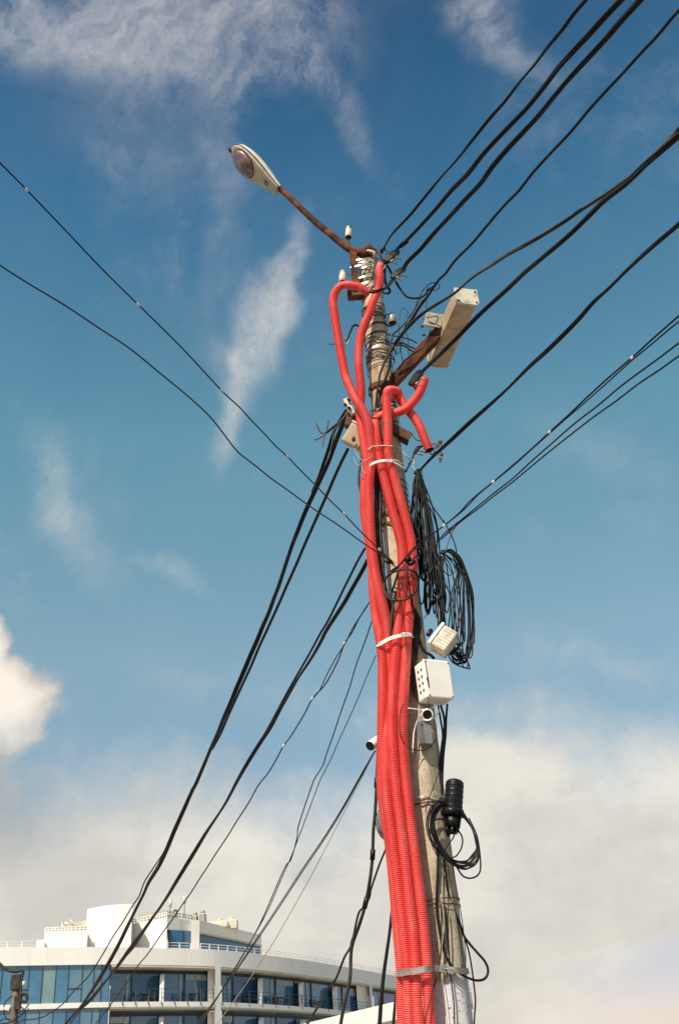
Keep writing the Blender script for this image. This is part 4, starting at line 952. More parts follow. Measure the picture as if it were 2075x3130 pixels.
# long hanging bundle under the right-hand clamp: every loop hangs from the clamp and turns back up
def hang(n, xtop, xmid, xbot, ybot, wd, of0, of1):
    out = []
    for i in range(n):
        of = random.uniform(of0, of1); of2 = of + random.uniform(-.03, .03)
        a, c, e = random.uniform(*xtop), random.uniform(*xmid), random.uniform(*xbot); yb = random.uniform(*ybot); w_ = random.uniform(*wd)
        a2, c2 = random.uniform(*xtop), c + random.uniform(-16, 26)
        y1 = 1520 + random.uniform(-10, 10); m1 = .5 * (c + e) + random.uniform(-7, 7)
        out.append([(J(1275, 4), J(1442, 4), of), (a, 1478, of), (c - (c - a) * .4, y1 + 30, of), (c, 1630, of), (m1, 1630 + (yb - 1630) * .5, of), (e - w_, yb - 60, of), (e - w_ * .8, yb - 16, of), (e, yb, of), (e + w_ * .8, yb - 16, of2),
                    (e + w_, yb - 60, of2), (m1 + w_ + random.uniform(-3, 12), 1630 + (yb - 1630) * .5, of2), (c2, 1625, of2), (c2 - (c2 - a2) * .4, y1 + 20, of2), (a2, 1480, of2), (J(1278, 4), J(1444, 4), of2)])
    return out
loops = hang(7, (1262, 1276), (1262, 1282), (1286, 1300), (1690, 1860), (5, 11), -.02, .08) + hang(13, (1268, 1290), (1285, 1318), (1305, 1335), (1800, 1893), (3, 9), -.02, .10) + hang(9, (1280, 1296), (1308, 1332), (1335, 1366), (1850, 1925), (3, 8), -.02, .10)
coil('long bundle of black cable loops hanging right of the mid pole', loops, 4.0, ties=[(1272, 1446, .04, -1.3, .02)])
# big round open coil to the right
loops = []
for i in range(22):
    if i < 13: R_ = random.uniform(1428, 1449)
    elif i < 18: R_ = random.uniform(1402, 1428)
    else: R_ = random.uniform(1380, 1400)
    of, of2 = random.uniform(.0, .11), random.uniform(.0, .1); k = (R_ - 1380) / 70
    xb = random.uniform(1392, 1432) if i < 13 else R_ - random.uniform(4, 22); yb = random.uniform(2004, 2046) if i < 16 else random.uniform(1960, 2010)
    xl = random.uniform(1372, 1398) if i % 3 else random.uniform(1398, 1412)
    loops.append([(J(1350, 3), J(1688, 4), of), (J(1372 + 6 * k, 2), J(1684, 3), of), (1386 + 22 * k, J(1708, 3), of), (1396 + 34 * k, J(1752, 4), of), (R_ - 3, J(1820, 5), of), (R_ + random.uniform(-2, 4), 1890, of), (R_ + random.uniform(-3, 4), J(1950, 5), of),
                  (R_ - 5, yb - 40, of), ((R_ + xb) / 2 + 4, yb - 9, of), (xb, yb, of), (xl, yb - random.uniform(16, 30), of2), (1366 + random.uniform(-6, 6), 1985 - random.uniform(0, 25), of2), (1352 + random.uniform(-5, 8), 1900, of2), (J(1350, 3), 1790, of2), (J(1350, 2), 1700, of2)])
for i in range(4):
    of = random.uniform(-.01, .06); x = 1366 + 14 * i
    loops.append([(1352, J(1688, 4), of), (x, 1740, of), (x + 10, 1830, of), (x + 6, 1900, of), (x - 6, 1965, of), (1362 + 4 * i, 1990, of), (1352, 1890, of), (J(1349, 2), 1800, of), (1350, 1700, of)])
coil('big drooping coil of black cable behind the tilted white box', loops, 3.6, ties=[(1350, 1690, .05, 1.3, .02)])
k = 0
for pts_ in ([(1290, 1620), (1330, 1700), (1350, 1790), (1330, 1860), (1352, 1930)], [(1268, 1560), (1300, 1640), (1296, 1730), (1322, 1800), (1310, 1850)], [(1352, 1700), (1392, 1780), (1408, 1880), (1380, 1960), (1395, 2010)], [(1322, 1730), (1300, 1790), (1318, 1850), (1296, 1890)]):
    wire(['stray strand crossing the hanging bundle to the coil', 'stray strand crossing low over the hanging bundle', 'stray strand through the open middle of the coil', 'short stray strand low on the hanging bundle'][k], [(x, y, .11) for x, y in pts_], 3.0, 'dusty', name='stray_strand', grp='stray strands at the coils'); k += 1
wire('long single wire curving out from the hanging bundle to the coil', reg(2, [(870, 1030, .1), (925, 1100, .1), (970, 1170, .1), (1020, 1240, .1), (1070, 1310, .1)]) + reg(3, [(1010, 115, .1), (1065, 215, .1), (1110, 320, .1), (1130, 420, .1)]), 4)
wire('thin wire forming a tall narrow V right of the bundle', reg(3, [(975, 300, .1), (1050, 220, .1), (1135, 130, .1), (1075, 250, .1), (1030, 400, .1), (1010, 560, .1), (1040, 680, .1), (1090, 830, .1), (1130, 960, .1), (1150, 1050, .1)]), 2.6, 'dusty')
wire('curled wire inside the big coil', reg(3, [(980, 480, .05), (1020, 560, .05), (1060, 595, .05), (1110, 560, .05), (1090, 480, .05), (1040, 420, .05)]), 2.6)
# ring of cable round the pole
ring = reg(14, [(190, 1020, .2), (240, 900, .24), (350, 800, .27), (480, 745, .28), (600, 715, .29), (740, 705, .29), (870, 740, .28), (960, 810, .26), (1000, 950, .24), (1000, 1120, .24), (950, 1220, .26), (850, 1340, .28), (740, 1410, .29), (600, 1450, .29), (450, 1450, .28), (330, 1420, .26), (240, 1330, .24), (185, 1180, .22)])
rb = thing('wire_ring', 'round dark wire ring tied across hoses and pole below mid height', 'wire ring', at(*ring[0][:2], D0 - .2))
def ringcable(pts, w, jit=0):
    P = [at(x + random.uniform(-jit, jit), y + random.uniform(-jit, jit), D0 - o) for x, y, o in pts]; P.append(P[0]); P.append(P[1]); b = MB(); b.tube(spline(P, per=8), w / 2 * pxm(P[0]), 7); return b
ringcable(ring, 7.5).build('hoop', 'dusty', rb); ringcable(ring, 3.5, 3).build('wire', 'black', rb)
for k, (pts_, w) in enumerate([([(30, 200, .25), (180, 370, .25), (290, 500, .26), (400, 600, .27), (480, 660, .28)], 4), ([(320, 590, .2), (305, 850, .2), (320, 1080, .2), (350, 1210, .2)], 2.6), ([(520, 640, .28), (500, 850, .28), (420, 1100, .26), (370, 1250, .24), (330, 1400, .24)], 7),
                               ([(560, 780, .29), (560, 930, .29), (620, 1100, .29), (700, 1250, .29), (745, 1380, .29)], 3), ([(740, 520, .29), (730, 800, .3), (760, 950, .3), (790, 1200, .3), (830, 1400, .3), (870, 1600, .26), (930, 1800, .2)], 8),
                               ([(790, 700, .3), (800, 820, .3), (870, 910, .3), (980, 940, .26), (1080, 870, .2), (1110, 780, .18)], 3.4), ([(220, 1190, .2), (350, 1200, .22), (420, 1260, .24), (300, 1310, .24)], 3.4),
                               ([(370, 1280, .28), (480, 1430, .29), (600, 1600, .29), (720, 1760, .29), (830, 1900, .28)], 2.6), ([(1080, 330, .2), (950, 400, .26), (820, 520, .29), (640, 660, .29), (480, 720, .28)], 4.4),
                               ([(300, 790, .22), (420, 700, .26), (560, 600, .28), (700, 440, .29), (830, 330, .28), (900, 210, .26), (1000, 180, .2)], 6)]):
    P = [at(x, y, D0 - o) for x, y, o in reg(14, pts_)]; b = MB(); b.tube(spline(P, per=8), w / 2 * pxm(P[0]), 6); b.build('wire', 'dusty' if k % 2 else 'black', rb)
for (x0, y0, x1, y1, r) in ((780, 600, 930, 510, 7), (205, 490, 345, 560, 6), (690, 510, 810, 420, 9)):
    a_, c_ = [at(x, y, D0 - .3) for x, y in reg(14, [(x0, y0), (x1, y1)])]; b = MB(); d = (c_ - a_); L = d.length
    b.lathe([(r * .6 * pxm(a_), 0), (r * pxm(a_), L * .12), (r * pxm(a_), L * .88), (r * .6 * pxm(a_), L)], a_, d, 10); b.build('strain_clamp', 'blackpl', rb)
# small coil at the left and coil below the splice closure
loops = [[(1176 + J(0, 1.5), 2462 + J(0, 3), -.03), (1157 + 4 * i, 2478 + 3 * i, -.03), (1148 + 4 * i, 2505 + i, -.03), (1152 + 4 * i, 2535 + 2 * i, -.03), (1162 + 4 * i, 2555, -.03), (1180, 2572 - 4 * i, -.03)] for i in range(5)]
coil('small thin coil peeking out left of the lower hoses', loops, 3, m='dusty')
loops = []
for i in range(8):
    q = i * 7.5 + random.uniform(-4, 4); of = .16 + .012 * ((i * 5) % 8)
    loops.append([(1362, 2452 + 1.5 * i, .13), (1336 + q * .25, 2449 + q * .38, of), (1313 + q * .40, 2474 + q * .26, of), (1303 + q * .46, 2512 + q * .1, of), (1309 + q * .5, 2556 + q * .05, of), (1334 + q * .42, 2598 - q * .02, of), (1375 + q * .2, 2634 - q * .16 + 6 * (i % 2), of), (1420, 2654 - q * .5 + 8 * (i % 2), of - .03), (1452 - q * .18, 2642 - q * .55, of - .05),
                  (1464 - q * .16, 2612 - q * .35, of - .06), (1459 - q * .1, 2575, of - .06), (1441, 2530, of - .07), (1420 - q * .2, 2490, of - .06), (1405 - q * .2, 2472, of - .05)])
loops.append([(1395, 2650, .1), (1415, 2678, .09), (1440, 2684, .08), (1462, 2672, .08), (1468, 2640, .08), (1458, 2560, .08), (1432, 2500, .08)])
loops.append([(1395, 2530, .12), (1412, 2560, .12), (1410, 2590, .12), (1395, 2615, .12), (1380, 2622, .12)])
loops.append([(1392, 2535, .12), (1385, 2560, .12), (1370, 2580, .12), (1360, 2600, .12)])
coil('thick black coil looped below the black splice closure', loops, 4.8, ties=None)

# ------------------------------------------------------------------ clamps
def frame(a, c, side=None):
    """rotation whose x runs from a to c and whose -y faces the camera side"""
    x = (Vector(c) - Vector(a)).normalized(); y = Vector((0, 1, 0)) if side is None else side; y = (y - x * x.dot(y)).normalized(); return Matrix((x, y, x.cross(y))).transposed()
def clamp(label, a, c, D, w, m='blackpl', plates=True, boltsd=1):
    A_, C_ = at(*a, D), at(*c, D); R = frame(A_, C_); mid = (A_ + C_) / 2; L = (C_ - A_).length
    t = thing('tension_clamp', label, 'clamp', mid, 'tension clamps holding the cables')
    b = MB(); rings = []
    for u, k in ((-.5, .3), (-.46, .6), (-.3, .8), (-.1, 1.0), (.2, .95), (.3, .75), (.45, .6), (.5, .3)):
        rings.append([mid + R @ Vector((L * u, w * .38 * k * cy, w * .5 * k * cz + (w * .08 if u > 0 else 0))) for cy, cz in ((-1, -.7), (-.8, -1), (.8, -1), (1, -.7), (1, .7), (.8, 1), (-.8, 1), (-1, .7))])
    b.quadgrid(rings, True, True, smooth=False); b.build('body', m, t)
    if plates:
        b = MB(); b.box(mid + R @ Vector((-L * .1, -w * .1, -w * .50)), (L * .5, w * .3, .010), R, .003); b.build('plate', 'greysteel', t)
    for k in (-.25, .12):
        b = MB(); p = mid + R @ Vector((L * k, 0, -w * .66 * boltsd)); d = R @ Vector((.1, 0, -1 * boltsd)); b.lathe([(.009, 0), (.009, .012), (.004, .013), (.004, .05)], p, d, 6); b.build('bolt', 'greysteel', t)
    return t
clamp('big black wedge clamp right of the pole crown', *reg(11, [(990, 400), (1330, 140)]), 6.38, .075)
clamp('grey clamp with a metal plate, second below the crown', *reg(11, [(1140, 790), (1480, 560)]), 6.38, .062, 'blackpl')
clamp('small clamp holding the topmost thin cable', *reg(11, [(890, 190), (1000, 60)]), 6.4, .03, plates=False)
clamp('dark clamp with a rusty plate beside the folded red hose end', *reg(12, [(640, 1740), (890, 1470)]), 6.2, .07, 'dark' if 0 else 'blackpl')
clamp('small black clamp under the angle bracket at the right', *reg(13, [(1120, 980), (1220, 860)]), 6.45, .035, plates=False)
clamp('brown clamp at the foot of the lowest right-hand cable', *reg(13, [(1120, 1290), (1230, 1230)]), 6.42, .03, plates=False)
for k, (lab, pts_) in enumerate([('upper rusty clip on the black cable by the hanging hose end', [(1510, 770), (1568, 810)]), ('lower rusty clip on the black cable by the hanging hose end', [(1530, 990), (1590, 1000)])]):
    a_, c_ = reg(13, pts_); clamp(lab, a_, c_, 6.3, .032, 'darkrust', plates=False)
wire('rusty stems tying the two clips to the black cable', reg(13, [(1530, 780, .2), (1560, 860, .2), (1545, 900, .2), (1560, 1000, .2)]), 4, 'darkrust')
wire('tangled thin leads between hanging hose end and black cable', reg(13, [(1400, 870, .12), (1440, 810, .12), (1520, 830, .14), (1500, 880, .14), (1420, 900, .12), (1460, 940, .12), (1400, 990, .12), (1380, 920, .12), (1480, 870, .13), (1540, 790, .14)]), 3)
wire('black lead from the angle bracket to the hanging hose', reg(13, [(1080, 650, .1), (1120, 710, .1), (1170, 760, .1), (1240, 775, .1)]), 4, 'darkrust')
wire('black tail dropping from the clamp under the angle bracket', reg(13, [(1290, 830, .08), (1210, 880, .06), (1130, 960, .05), (1090, 1060, .05), (1040, 1160, .05), (985, 1270, .05)]), 7)
wire('pale rope tying the lower right clamp to the pole', reg(13, [(930, 940, .1), (1010, 1020, .1), (1080, 1080, .08), (1130, 1080, .07), (1110, 1180, .07), (1150, 1250, .07)]), 4, 'wirepale')
for k, pts_ in enumerate([[(170, 890), (230, 1010), (300, 1080), (380, 1060), (470, 1010)], [(165, 1040), (200, 1140), (250, 1160), (310, 1100), (350, 1080)], [(280, 1160), (310, 1230), (350, 1290)], [(940, 940), (990, 935), (1045, 925)], [(700, 1085), (780, 1095), (870, 1110), (960, 1140)]]):
    wire(['pale thread curling over the left hoses', 'pale thread loop left of the hoses', 'short pale thread below the loop', 'pale thread end right of the pole', 'pale thread across the shaded pole'][k], reg(13, [(x, y, .24 if x < 600 else .14) for x, y in pts_]), 1.8, 'wirepale', 'loose_thread', 'loose pale threads')

# ------------------------------------------------------------------ street lamp on the crown
lamp = thing('street_lamp', 'oval street lamp on a rusty curved arm bolted to the pole top', 'street lamp', at(1068, 845, D0 - .02))
armp = [at(x, y, D) for x, y, D in ((1135, 782, 6.44), (1110, 776, 6.42), (1080, 767, 6.42), (1058, 755, 6.42), (1035, 737, 6.42), (1008, 714, 6.43), (975, 688, 6.45), (940, 656, 6.47), (905, 622, 6.48), (875, 594, 6.49), (850, 572, 6.5))]
b = MB(); b.tube(spline(armp, per=8), [.036 - .010 * i / 80 for i in range(81)], 16); b.build('arm', 'rust', lamp)
b = MB(); T_, B_2 = at(1079, 770, 6.42), at(1089, 893, 6.42); Rr = frame(T_, B_2)
mid = (T_ + B_2) / 2; Lh = (T_ - B_2).length
b.box(mid + Rr @ Vector((0, .0, -.028)), (Lh, .05, .006), Rr); b.box(mid + Rr @ Vector((0, -.022, 0)), (Lh, .006, .056), Rr); b.box(mid + Rr @ Vector((0, 0, .028)), (Lh, .05, .006), Rr)
b.build('bracket', 'rust', lamp)
b = MB(); b.box(at(1090, 902, 6.44), (.16, .07, .06)); b.build('foot_plate', 'darkrust', lamp)
for pts_ in ([(215, 365, .09), (440, 335, .115), (650, 330, .085)], [(320, 425, .09), (500, 385, .115), (650, 350, .09)], [(165, 530, .09), (430, 470, .115), (655, 435, .085)],
             [(430, 555, .105), (560, 505, .115), (660, 485, .085)], [(280, 812, .09), (500, 745, .12), (700, 700, .1)],
             [(430, 925, .105), (580, 885, .12), (715, 865, .1)]):
    P = spline([at(x, y, D0 - o) for x, y, o in reg(11, pts_)], per=6); rings = []
    for i, p in enumerate(P):
        t_ = (P[min(i + 1, len(P) - 1)] - P[max(i - 1, 0)]).normalized(); o_ = Vector((0, -1, 0)); o_ = (o_ - t_ * o_.dot(t_)).normalized(); u_ = t_.cross(o_)
        rings.append([p + u_ * .0085, p + u_ * .0085 + o_ * .003, p - u_ * .0085 + o_ * .003, p - u_ * .0085])
    b = MB(); b.quadgrid(rings, True, True, smooth=False); b.build('steel_strap', 'steel', lamp)
tip, tail = at(709, 459, 6.5), at(850, 582, 6.5)
ax = (tip - tail); LL = ax.length; ax.normalize(); side = Vector((0, -1, 0)); side = (side - ax * side.dot(ax)).normalized(); dn = ax.cross(side)
if dn.z > 0: dn = -dn
roll = math.radians(-17); side, dn = side * math.cos(roll) + dn * math.sin(roll), dn * math.cos(roll) - side * math.sin(roll)
def hw(u):          # half width along the lamp, u from tail 0 to nose 1
    pts_ = [(0, .052), (.1, .064), (.25, .090), (.4, .118), (.55, .138), (.7, .145), (.82, .136), (.91, .108), (.97, .066), (1, .012)]
    for (a, p), (c, q) in zip(pts_, pts_[1:]):
        if a <= u <= c: s_ = (u - a) / (c - a); return (p + (q - p) * s_) * .93
    return .01
def lampshell(h0, h1, flat, k, sc=1.0, u0=0., u1=1.):
    rings = []
    for i in range(33):
        u = u0 + (u1 - u0) * (1 - math.cos(PI * i / 32)) / 2; w_ = hw(u) * sc; ring = []
        ht = h1 * (.42 + .58 * math.sin(min(1, u * 1.25) * PI * .75)) * (min(1, (1.0 - u) / .12) ** .5 if u > .88 else 1)
        for j in range(21):
            an = PI * j / 20; ring.append(tail + ax * (LL * u) + side * (w_ * math.cos(an)) + dn * (h0 + ht * k * math.sin(an) ** flat))
        rings.append(ring)
    return rings
b = MB(); b.quadgrid(lampshell(.0, .10, .6, -1), True, True); b.build('top_shell', 'lamprim', lamp)
b = MB(); b.quadgrid(lampshell(.004, .035, .35, 1, .965), True, True); b.build('lower_shell', 'lampshell', lamp)
b = MB(); b.tube([tail + ax * (LL * i / 30) + side * (hw(i / 30) * 1.0) + dn * .004 for i in range(31)], .005, 6); b.tube([tail + ax * (LL * i / 30) - side * (hw(i / 30) * 1.0) + dn * .004 for i in range(31)], .005, 6); b.build('seal', 'dark', lamp)
cg = tail + ax * LL * .675 + dn * .030; rings = []
for (rr, hh) in ((1.0, 0), (1.02, .008), (.97, .022), (.86, .036), (.68, .048), (.42, .056), (.15, .060), (.01, .0605)):
    rings.append([cg + ax * (.165 * rr * math.cos(a)) + side * (.112 * rr * math.sin(a)) + dn * hh for a in [2 * PI * j / 36 for j in range(36)]])
b = MB(); b.quadgrid(rings, True, True); b.build('lens', 'lampglass', lamp)
b = MB(); pr = [cg + ax * (.169 * math.cos(a)) + side * (.116 * math.sin(a)) + dn * .006 for a in [2 * PI * j / 36 for j in range(38)]]; b.tube(pr, .006, 6, False); b.build('lens_rim', 'dark', lamp)
b = MB(); b.box(tip + dn * .005 + ax * .012, (.045, .03, .03), frame(tail, tip)); b.box(tip + dn * .02 + ax * .002, (.02, .05, .014), frame(tail, tip)); b.build('latch', 'darkrust', lamp)
b = MB(); q = tail + ax * LL * .19 + dn * .041 + side * .01; Rl = Matrix((ax, side, dn)).transposed()
for dx, dy, sx, sy in ((0, .014, .04, .006), (0, -.014, .04, .006), (.017, 0, .006, .03), (-.017, 0, .006, .03)): b.box(q + ax * dx + side * dy, (sx, sy, .004), Rl)
b.build('inspection_plate', 'dark', lamp)

# ------------------------------------------------------------------ porcelain insulators
def insulator(label, top, bot, D, w, m='porcelain', pin=None, loop=None):
    T_, B_ = at(*top, D), at(*bot, D); ax_ = (B_ - T_); L = ax_.length; t = thing('insulator', label, 'insulator', B_, 'porcelain insulators at the pole top')
    b = MB(); b.lathe([(w * .25, 0), (w * .62, L * .03), (w * .74, L * .10), (w * .56, L * .17), (w * .56, L * .24), (w * .95, L * .31), (w, L * .4), (w, L * .97), (w * .94, L), (w * .80, L), (w * .78, L * .97)], T_, ax_, 20, True); b.build('porcelain_body', m, t)
    b = MB(); b.lathe([(w * .79, -.002), (w * .79, .001), (w * .1, .001)], B_ + ax_.normalized() * .0005, ax_, 16); b.build('hollow_shade', 'dark', t)  # near-black disc over the mouth, the bell's inner shade put into colour
    if pin:
        b = MB(); b.tube(spline([B_] + [at(x, y, D + .01) for x, y in pin], per=6), .009, 6); b.build('pin', 'darkrust', t)
    if loop:
        b = MB(); b.tube(spline([at(x, y, D - .02) for x, y in loop], per=6), .004, 6); b.build('tie_wire', 'dusty', t)
insulator('white insulator standing upright on the lamp arm', *reg(8, [(1183, 838), (1183, 930)]), 6.42, .033, pin=reg(8, [(1183, 960), (1200, 1000)]), loop=reg(8, [(1212, 805), (1195, 840), (1150, 870), (1140, 930), (1130, 955)]))
insulator('white insulator at the left, over the start of the red loop', *reg(8, [(1133, 1222), (1133, 1318)]), 6.34, .034, pin=reg(8, [(1145, 1345), (1180, 1375), (1200, 1395)]), loop=reg(8, [(1100, 1250), (1165, 1245), (1190, 1255), (1225, 1258)]))
insulator('dull grey insulator on a hook right of the pole', *reg(12, [(290, 372), (312, 555)]), 6.45, .036, 'greyporc', pin=reg(12, [(310, 590), (250, 605), (180, 580)]), loop=reg(12, [(150, 420), (200, 380), (260, 390)]))

# ------------------------------------------------------------------ boxes and brackets
def orient(z, facing):
    z = Vector(z).normalized(); y = -Vector(facing); y = (y - z * y.dot(z)).normalized(); return Matrix((y.cross(z), y, z)).transposed()
# long beige box, square arm and small box
zl = 6.95
nr, fr = atz(1428, 932, zl), atz(1342, 1118, zl)
axb = (nr - fr); Lb = axb.length; axb.normalize(); upb = Vector((0, 0, 1)); sb_ = axb.cross(upb).normalized()
lb = thing('long_metal_box', 'long weathered beige box with a white end cap on the square arm', 'box', fr)
Rb = Matrix((sb_, axb, upb)).transposed()
W_, H_ = .175, .15
def prof(c, w, h, q): # chamfered underside
    return [c + Rb @ Vector(v) for v in ((-w / 2, 0, h), (w / 2, 0, h), (w / 2, 0, q), (w / 2 - q, 0, 0), (-w / 2 + q, 0, 0), (-w / 2, 0, q))]
b = MB(); b.prism(prof(fr, W_, H_, .02), axb * Lb); b.build('body', 'beige', lb)
b = MB(); b.prism(prof(fr + axb * Lb + upb * -.006, W_ + .012, H_ + .012, .022), axb * .018); b.build('end_cap', 'offwhite', lb)
b = MB(); b.prism(prof(fr - axb * .02 + upb * -.006, W_ + .012, H_ + .012, .022), axb * .02); b.build('end_cap', 'beige', lb)
b = MB()
for sx in (-1, 1):
    for zz in (.02, H_ - .02): b.lathe([(.008, 0), (.008, .006), (.004, .008)], fr + axb * (Lb + .018) + Rb @ Vector((sx * (W_ / 2 - .015), 0, zz)), axb, 8)
b.build('screw', 'darkrust', lb)
b = MB()
for k in (.28, .62):
    b.box(fr + axb * Lb * k + upb * -.0015, (W_ - .04, .004, .003), Rb)
b.box(fr + axb * Lb * .5 - sb_ * (W_ / 2 + .004) + upb * H_ * .8, (.008, Lb, .012), Rb); b.build('seam', 'greysteel', lb)
Pa, Pb = at(1192, 1178, 6.47), at(1347, 1012, 6.30)
arm = thing('support_arm', 'rusty square steel arm reaching from the pole to the long box', 'bracket', Pa)
Ra = frame(Pa, Pb); b = MB(); mid = (Pa + Pb) / 2
b.box(mid + Ra @ Vector((0, -.035, 0)), ((Pb - Pa).length, .006, .085), Ra); b.box(mid + Ra @ Vector((0, 0, .04)), ((Pb - Pa).length, .07, .006), Ra); b.box(mid + Ra @ Vector((0, 0.0, -.04)), ((Pb - Pa).length, .07, .006), Ra); b.build('channel', 'rust', arm)
b = MB(); b.box(Pb + Ra @ Vector((.0, 0, 0)), (.05, .08, .09), Ra, .01); b.build('end_block', 'darkrust', arm)
b = MB(); b.tube([at(1205, 1180, 6.42), at(1190, 1165, 6.4), at(1200, 1140, 6.42)], .008, 6); b.build('bolt', 'darkrust', arm)
sb2 = thing('small_white_box', 'small white cube box with spiky screws at the end of the square arm', 'box', at(1330, 1000, 6.28))
Rs = frame(at(1300, 975, 6.28), at(1355, 985, 6.28), Vector((.25, 1, .5)))
b = MB(); b.box(at(1326, 983, 6.26), (.135, .10, .10), Rs, .012); b.build('housing', 'offwhite', sb2)
b = MB(); b.box(at(1326, 983, 6.26) + Rs @ Vector((0, -.055, 0)), (.145, .012, .11), Rs, .004); b.build('lid', 'offwhite', sb2)
for k, (x, y) in enumerate(((905, 470), (850, 605), (880, 770))):
    b = MB(); p = at(*reg(12, [(x + 55, y + 10)])[0], 6.3); q = at(*reg(12, [(x - 15, y)])[0], 6.3); b.tube([p, p.lerp(q, .6), q], [.012, .011, .003], 6); b.build('screw', 'darkrust', sb2)
wire('wires looping over the small white box', reg(12, [(960, 450, .33), (1060, 430, .34), (1150, 420, .34), (1180, 480, .34), (1100, 570, .33), (1000, 520, .33), (1200, 600, .33), (1260, 680, .3)]), 3, 'dusty')
wire('black cable sagging along the square arm', reg(12, [(1040, 680, .3), (1000, 800, .28), (930, 950, .26), (830, 1060, .24), (680, 1160, .2), (540, 1270, .16), (400, 1450, .12)]), 5)
# angle bracket at the right and cross plate
Pa, Pb = at(1158, 1283, 6.36), at(1256, 1336, 6.40)
br = thing('angle_bracket', 'dark rusty angle iron sticking out right below the hose arch', 'bracket', Pa); Ra = frame(Pa, Pb); b = MB(); mid = (Pa + Pb) / 2; Lq = (Pb - Pa).length
b.box(mid + Ra @ Vector((0, 0, .0)), (Lq, .007, .075), Ra); b.box(mid + Ra @ Vector((0, .04, -.036)), (Lq, .08, .007), Ra); b.build('angle_iron', 'darkrust', br)
b = MB(); b.box(at(1163, 1312, 6.34), (.10, .02, .22), None, .005); b.build('plate', 'darkrust', br)
# left side: bracket, clamp and small box behind the hoses
lb2 = thing('side_bracket', 'rusty bracket with pale insulated clamps at the left of the hoses', 'bracket', at(1075, 1270, 6.5))
b = MB(); b.box(at(1075, 1282, 6.5), (.09, .06, .16), Matrix.Rotation(.25, 3, 'Y'), .008); b.build('bracket_plate', 'darkrust', lb2)
b = MB(); b.box(at(1068, 1245, 6.46), (.045, .05, .17), Matrix.Rotation(-.35, 3, 'Y'), .01); b.build('clamp_body', 'offwhite', lb2)
for (x, y) in ((1058, 1240), (1068, 1225), (1070, 1250)):
    b = MB(); b.lathe([(.012, 0), (.012, .02), (.006, .03)], at(x, y, 6.43), (-.6, -1, .2), 6); b.build('bolt', 'darkrust', lb2)
bx = thing('junction_box', 'cream junction box half hidden at the left behind the red hoses', 'box', at(1080, 1340, 6.5), 'boxes mounted on the pole')
Rj = frame(at(1060, 1340, 6.5), at(1100, 1362, 6.5), Vector((.45, 1, .1)))
b = MB(); b.box(at(1090, 1338, 6.53), (.17, .12, .17), Rj, .014); b.build('housing', 'beige', bx)
b = MB(); b.box(at(1090, 1338, 6.53) + Rj @ Vector((0, 0, .093)), (.176, .126, .016), Rj, .005); b.build('lid', 'offwhite', bx)
b = MB(); q = at(*reg(2, [(342, 630)])[0], 6.44); b.lathe([(.014, -.03), (.014, .012), (.007, .014)], q, (0, -1, -.2), 10); b.build('knockout', 'darkrust', bx)
# big white box on the right of the pole
P4 = [at(x, y, 6.24) for x, y in reg(3, [(850, 1315), (1065, 1340)]) + reg(4, [(1095, 252), (850, 238)])]
def quadframe(P, facing=None):
    x = ((P[1] - P[0]) + (P[2] - P[3])).normalized(); z = ((P[0] - P[3]) + (P[1] - P[2])).normalized(); z = (z - x * x.dot(z)).normalized(); y = z.cross(x)
    return Matrix((x, y, z)).transposed(), sum(P, Vector()) / 4, ((P[1] - P[0]).length + (P[2] - P[3]).length) / 2, ((P[0] - P[3]).length + (P[1] - P[2]).length) / 2
yaw = math.radians(26)
cw = (P4[0] + P4[2]) / 2; Rw = Matrix.Rotation(yaw, 3, 'Z') @ Matrix.Rotation(math.radians(-1), 3, 'Y')
wb = thing('junction_box', 'big clean white junction box on the right side of the pole', 'box', cw, 'boxes mounted on the pole')
Ww, Hw, Dw = .196, .262, .115
b = MB(); b.box(cw + Rw @ Vector((0, Dw / 2 + .022, 0)), (Ww, Dw, Hw), Rw, .012); b.build('housing', 'white', wb)
b = MB(); b.box(cw + Rw @ Vector((0, .011, 0)), (Ww + .006, .022, Hw + .006), Rw, .012); b.build('lid', 'white', wb)
b = MB()
for k in range(2):
    for j in range(4):
        p = cw + Rw @ Vector((-Ww / 2 - .0005, .045 + .045 * k, .072 - .048 * j)); b.lathe([(.0095, -.001), (.0095, .002), (.002, .0025)], p, Rw @ Vector((-1, 0, 0)), 10)
b.build('knockout', 'darkrust', wb)
b = MB()
for sx in (-1, 1):
    for sz in (-1, 1): b.lathe([(.006, 0), (.006, .003), (.002, .004)], cw + Rw @ Vector((sx * (Ww / 2 - .012), -.001, sz * (Hw / 2 - .012))), Rw @ Vector((0, -1, 0)), 8)
b.build('screw', 'greysteel', wb)
# tilted box above it
ct = at(*reg(3, [(1020, 1175)])[0], 6.30)
Rt = (Matrix.Rotation(math.radians(-26), 3, 'Z') @ Matrix.Rotation(math.radians(33), 3, 'Y') @ Matrix.Rotation(math.radians(-38), 3, 'X'))
tb = thing('junction_box', 'tilted white box with ribbed side hanging above the big white box', 'box', ct, 'boxes mounted on the pole')
xx = (at(*reg(3, [(1110, 1040)])[0], 6.3) - at(*reg(3, [(970, 1230)])[0], 6.3)).normalized()          # the lid edge direction
yy = Vector((.35, 1, .25)); yy = (yy - xx * xx.dot(yy)).normalized(); zz_ = xx.cross(yy); Rt = Matrix((xx, yy, zz_)).transposed()
b = MB(); b.box(ct, (.17, .13, .115), Rt, .01); b.build('housing', 'offwhite', tb)
sgn = 1 if (Rt @ Vector((0, 0, 1))).dot(RT) < 0 else -1
b = MB(); b.box(ct + Rt @ Vector((0, 0, sgn * .064)), (.186, .146, .022), Rt, .006); b.build('lid', 'white', tb)
b = MB()
for k in range(7): b.box(ct + Rt @ Vector((-.07 + .023 * k, 0, -sgn * .01)), (.004, .1325, .088), Rt)
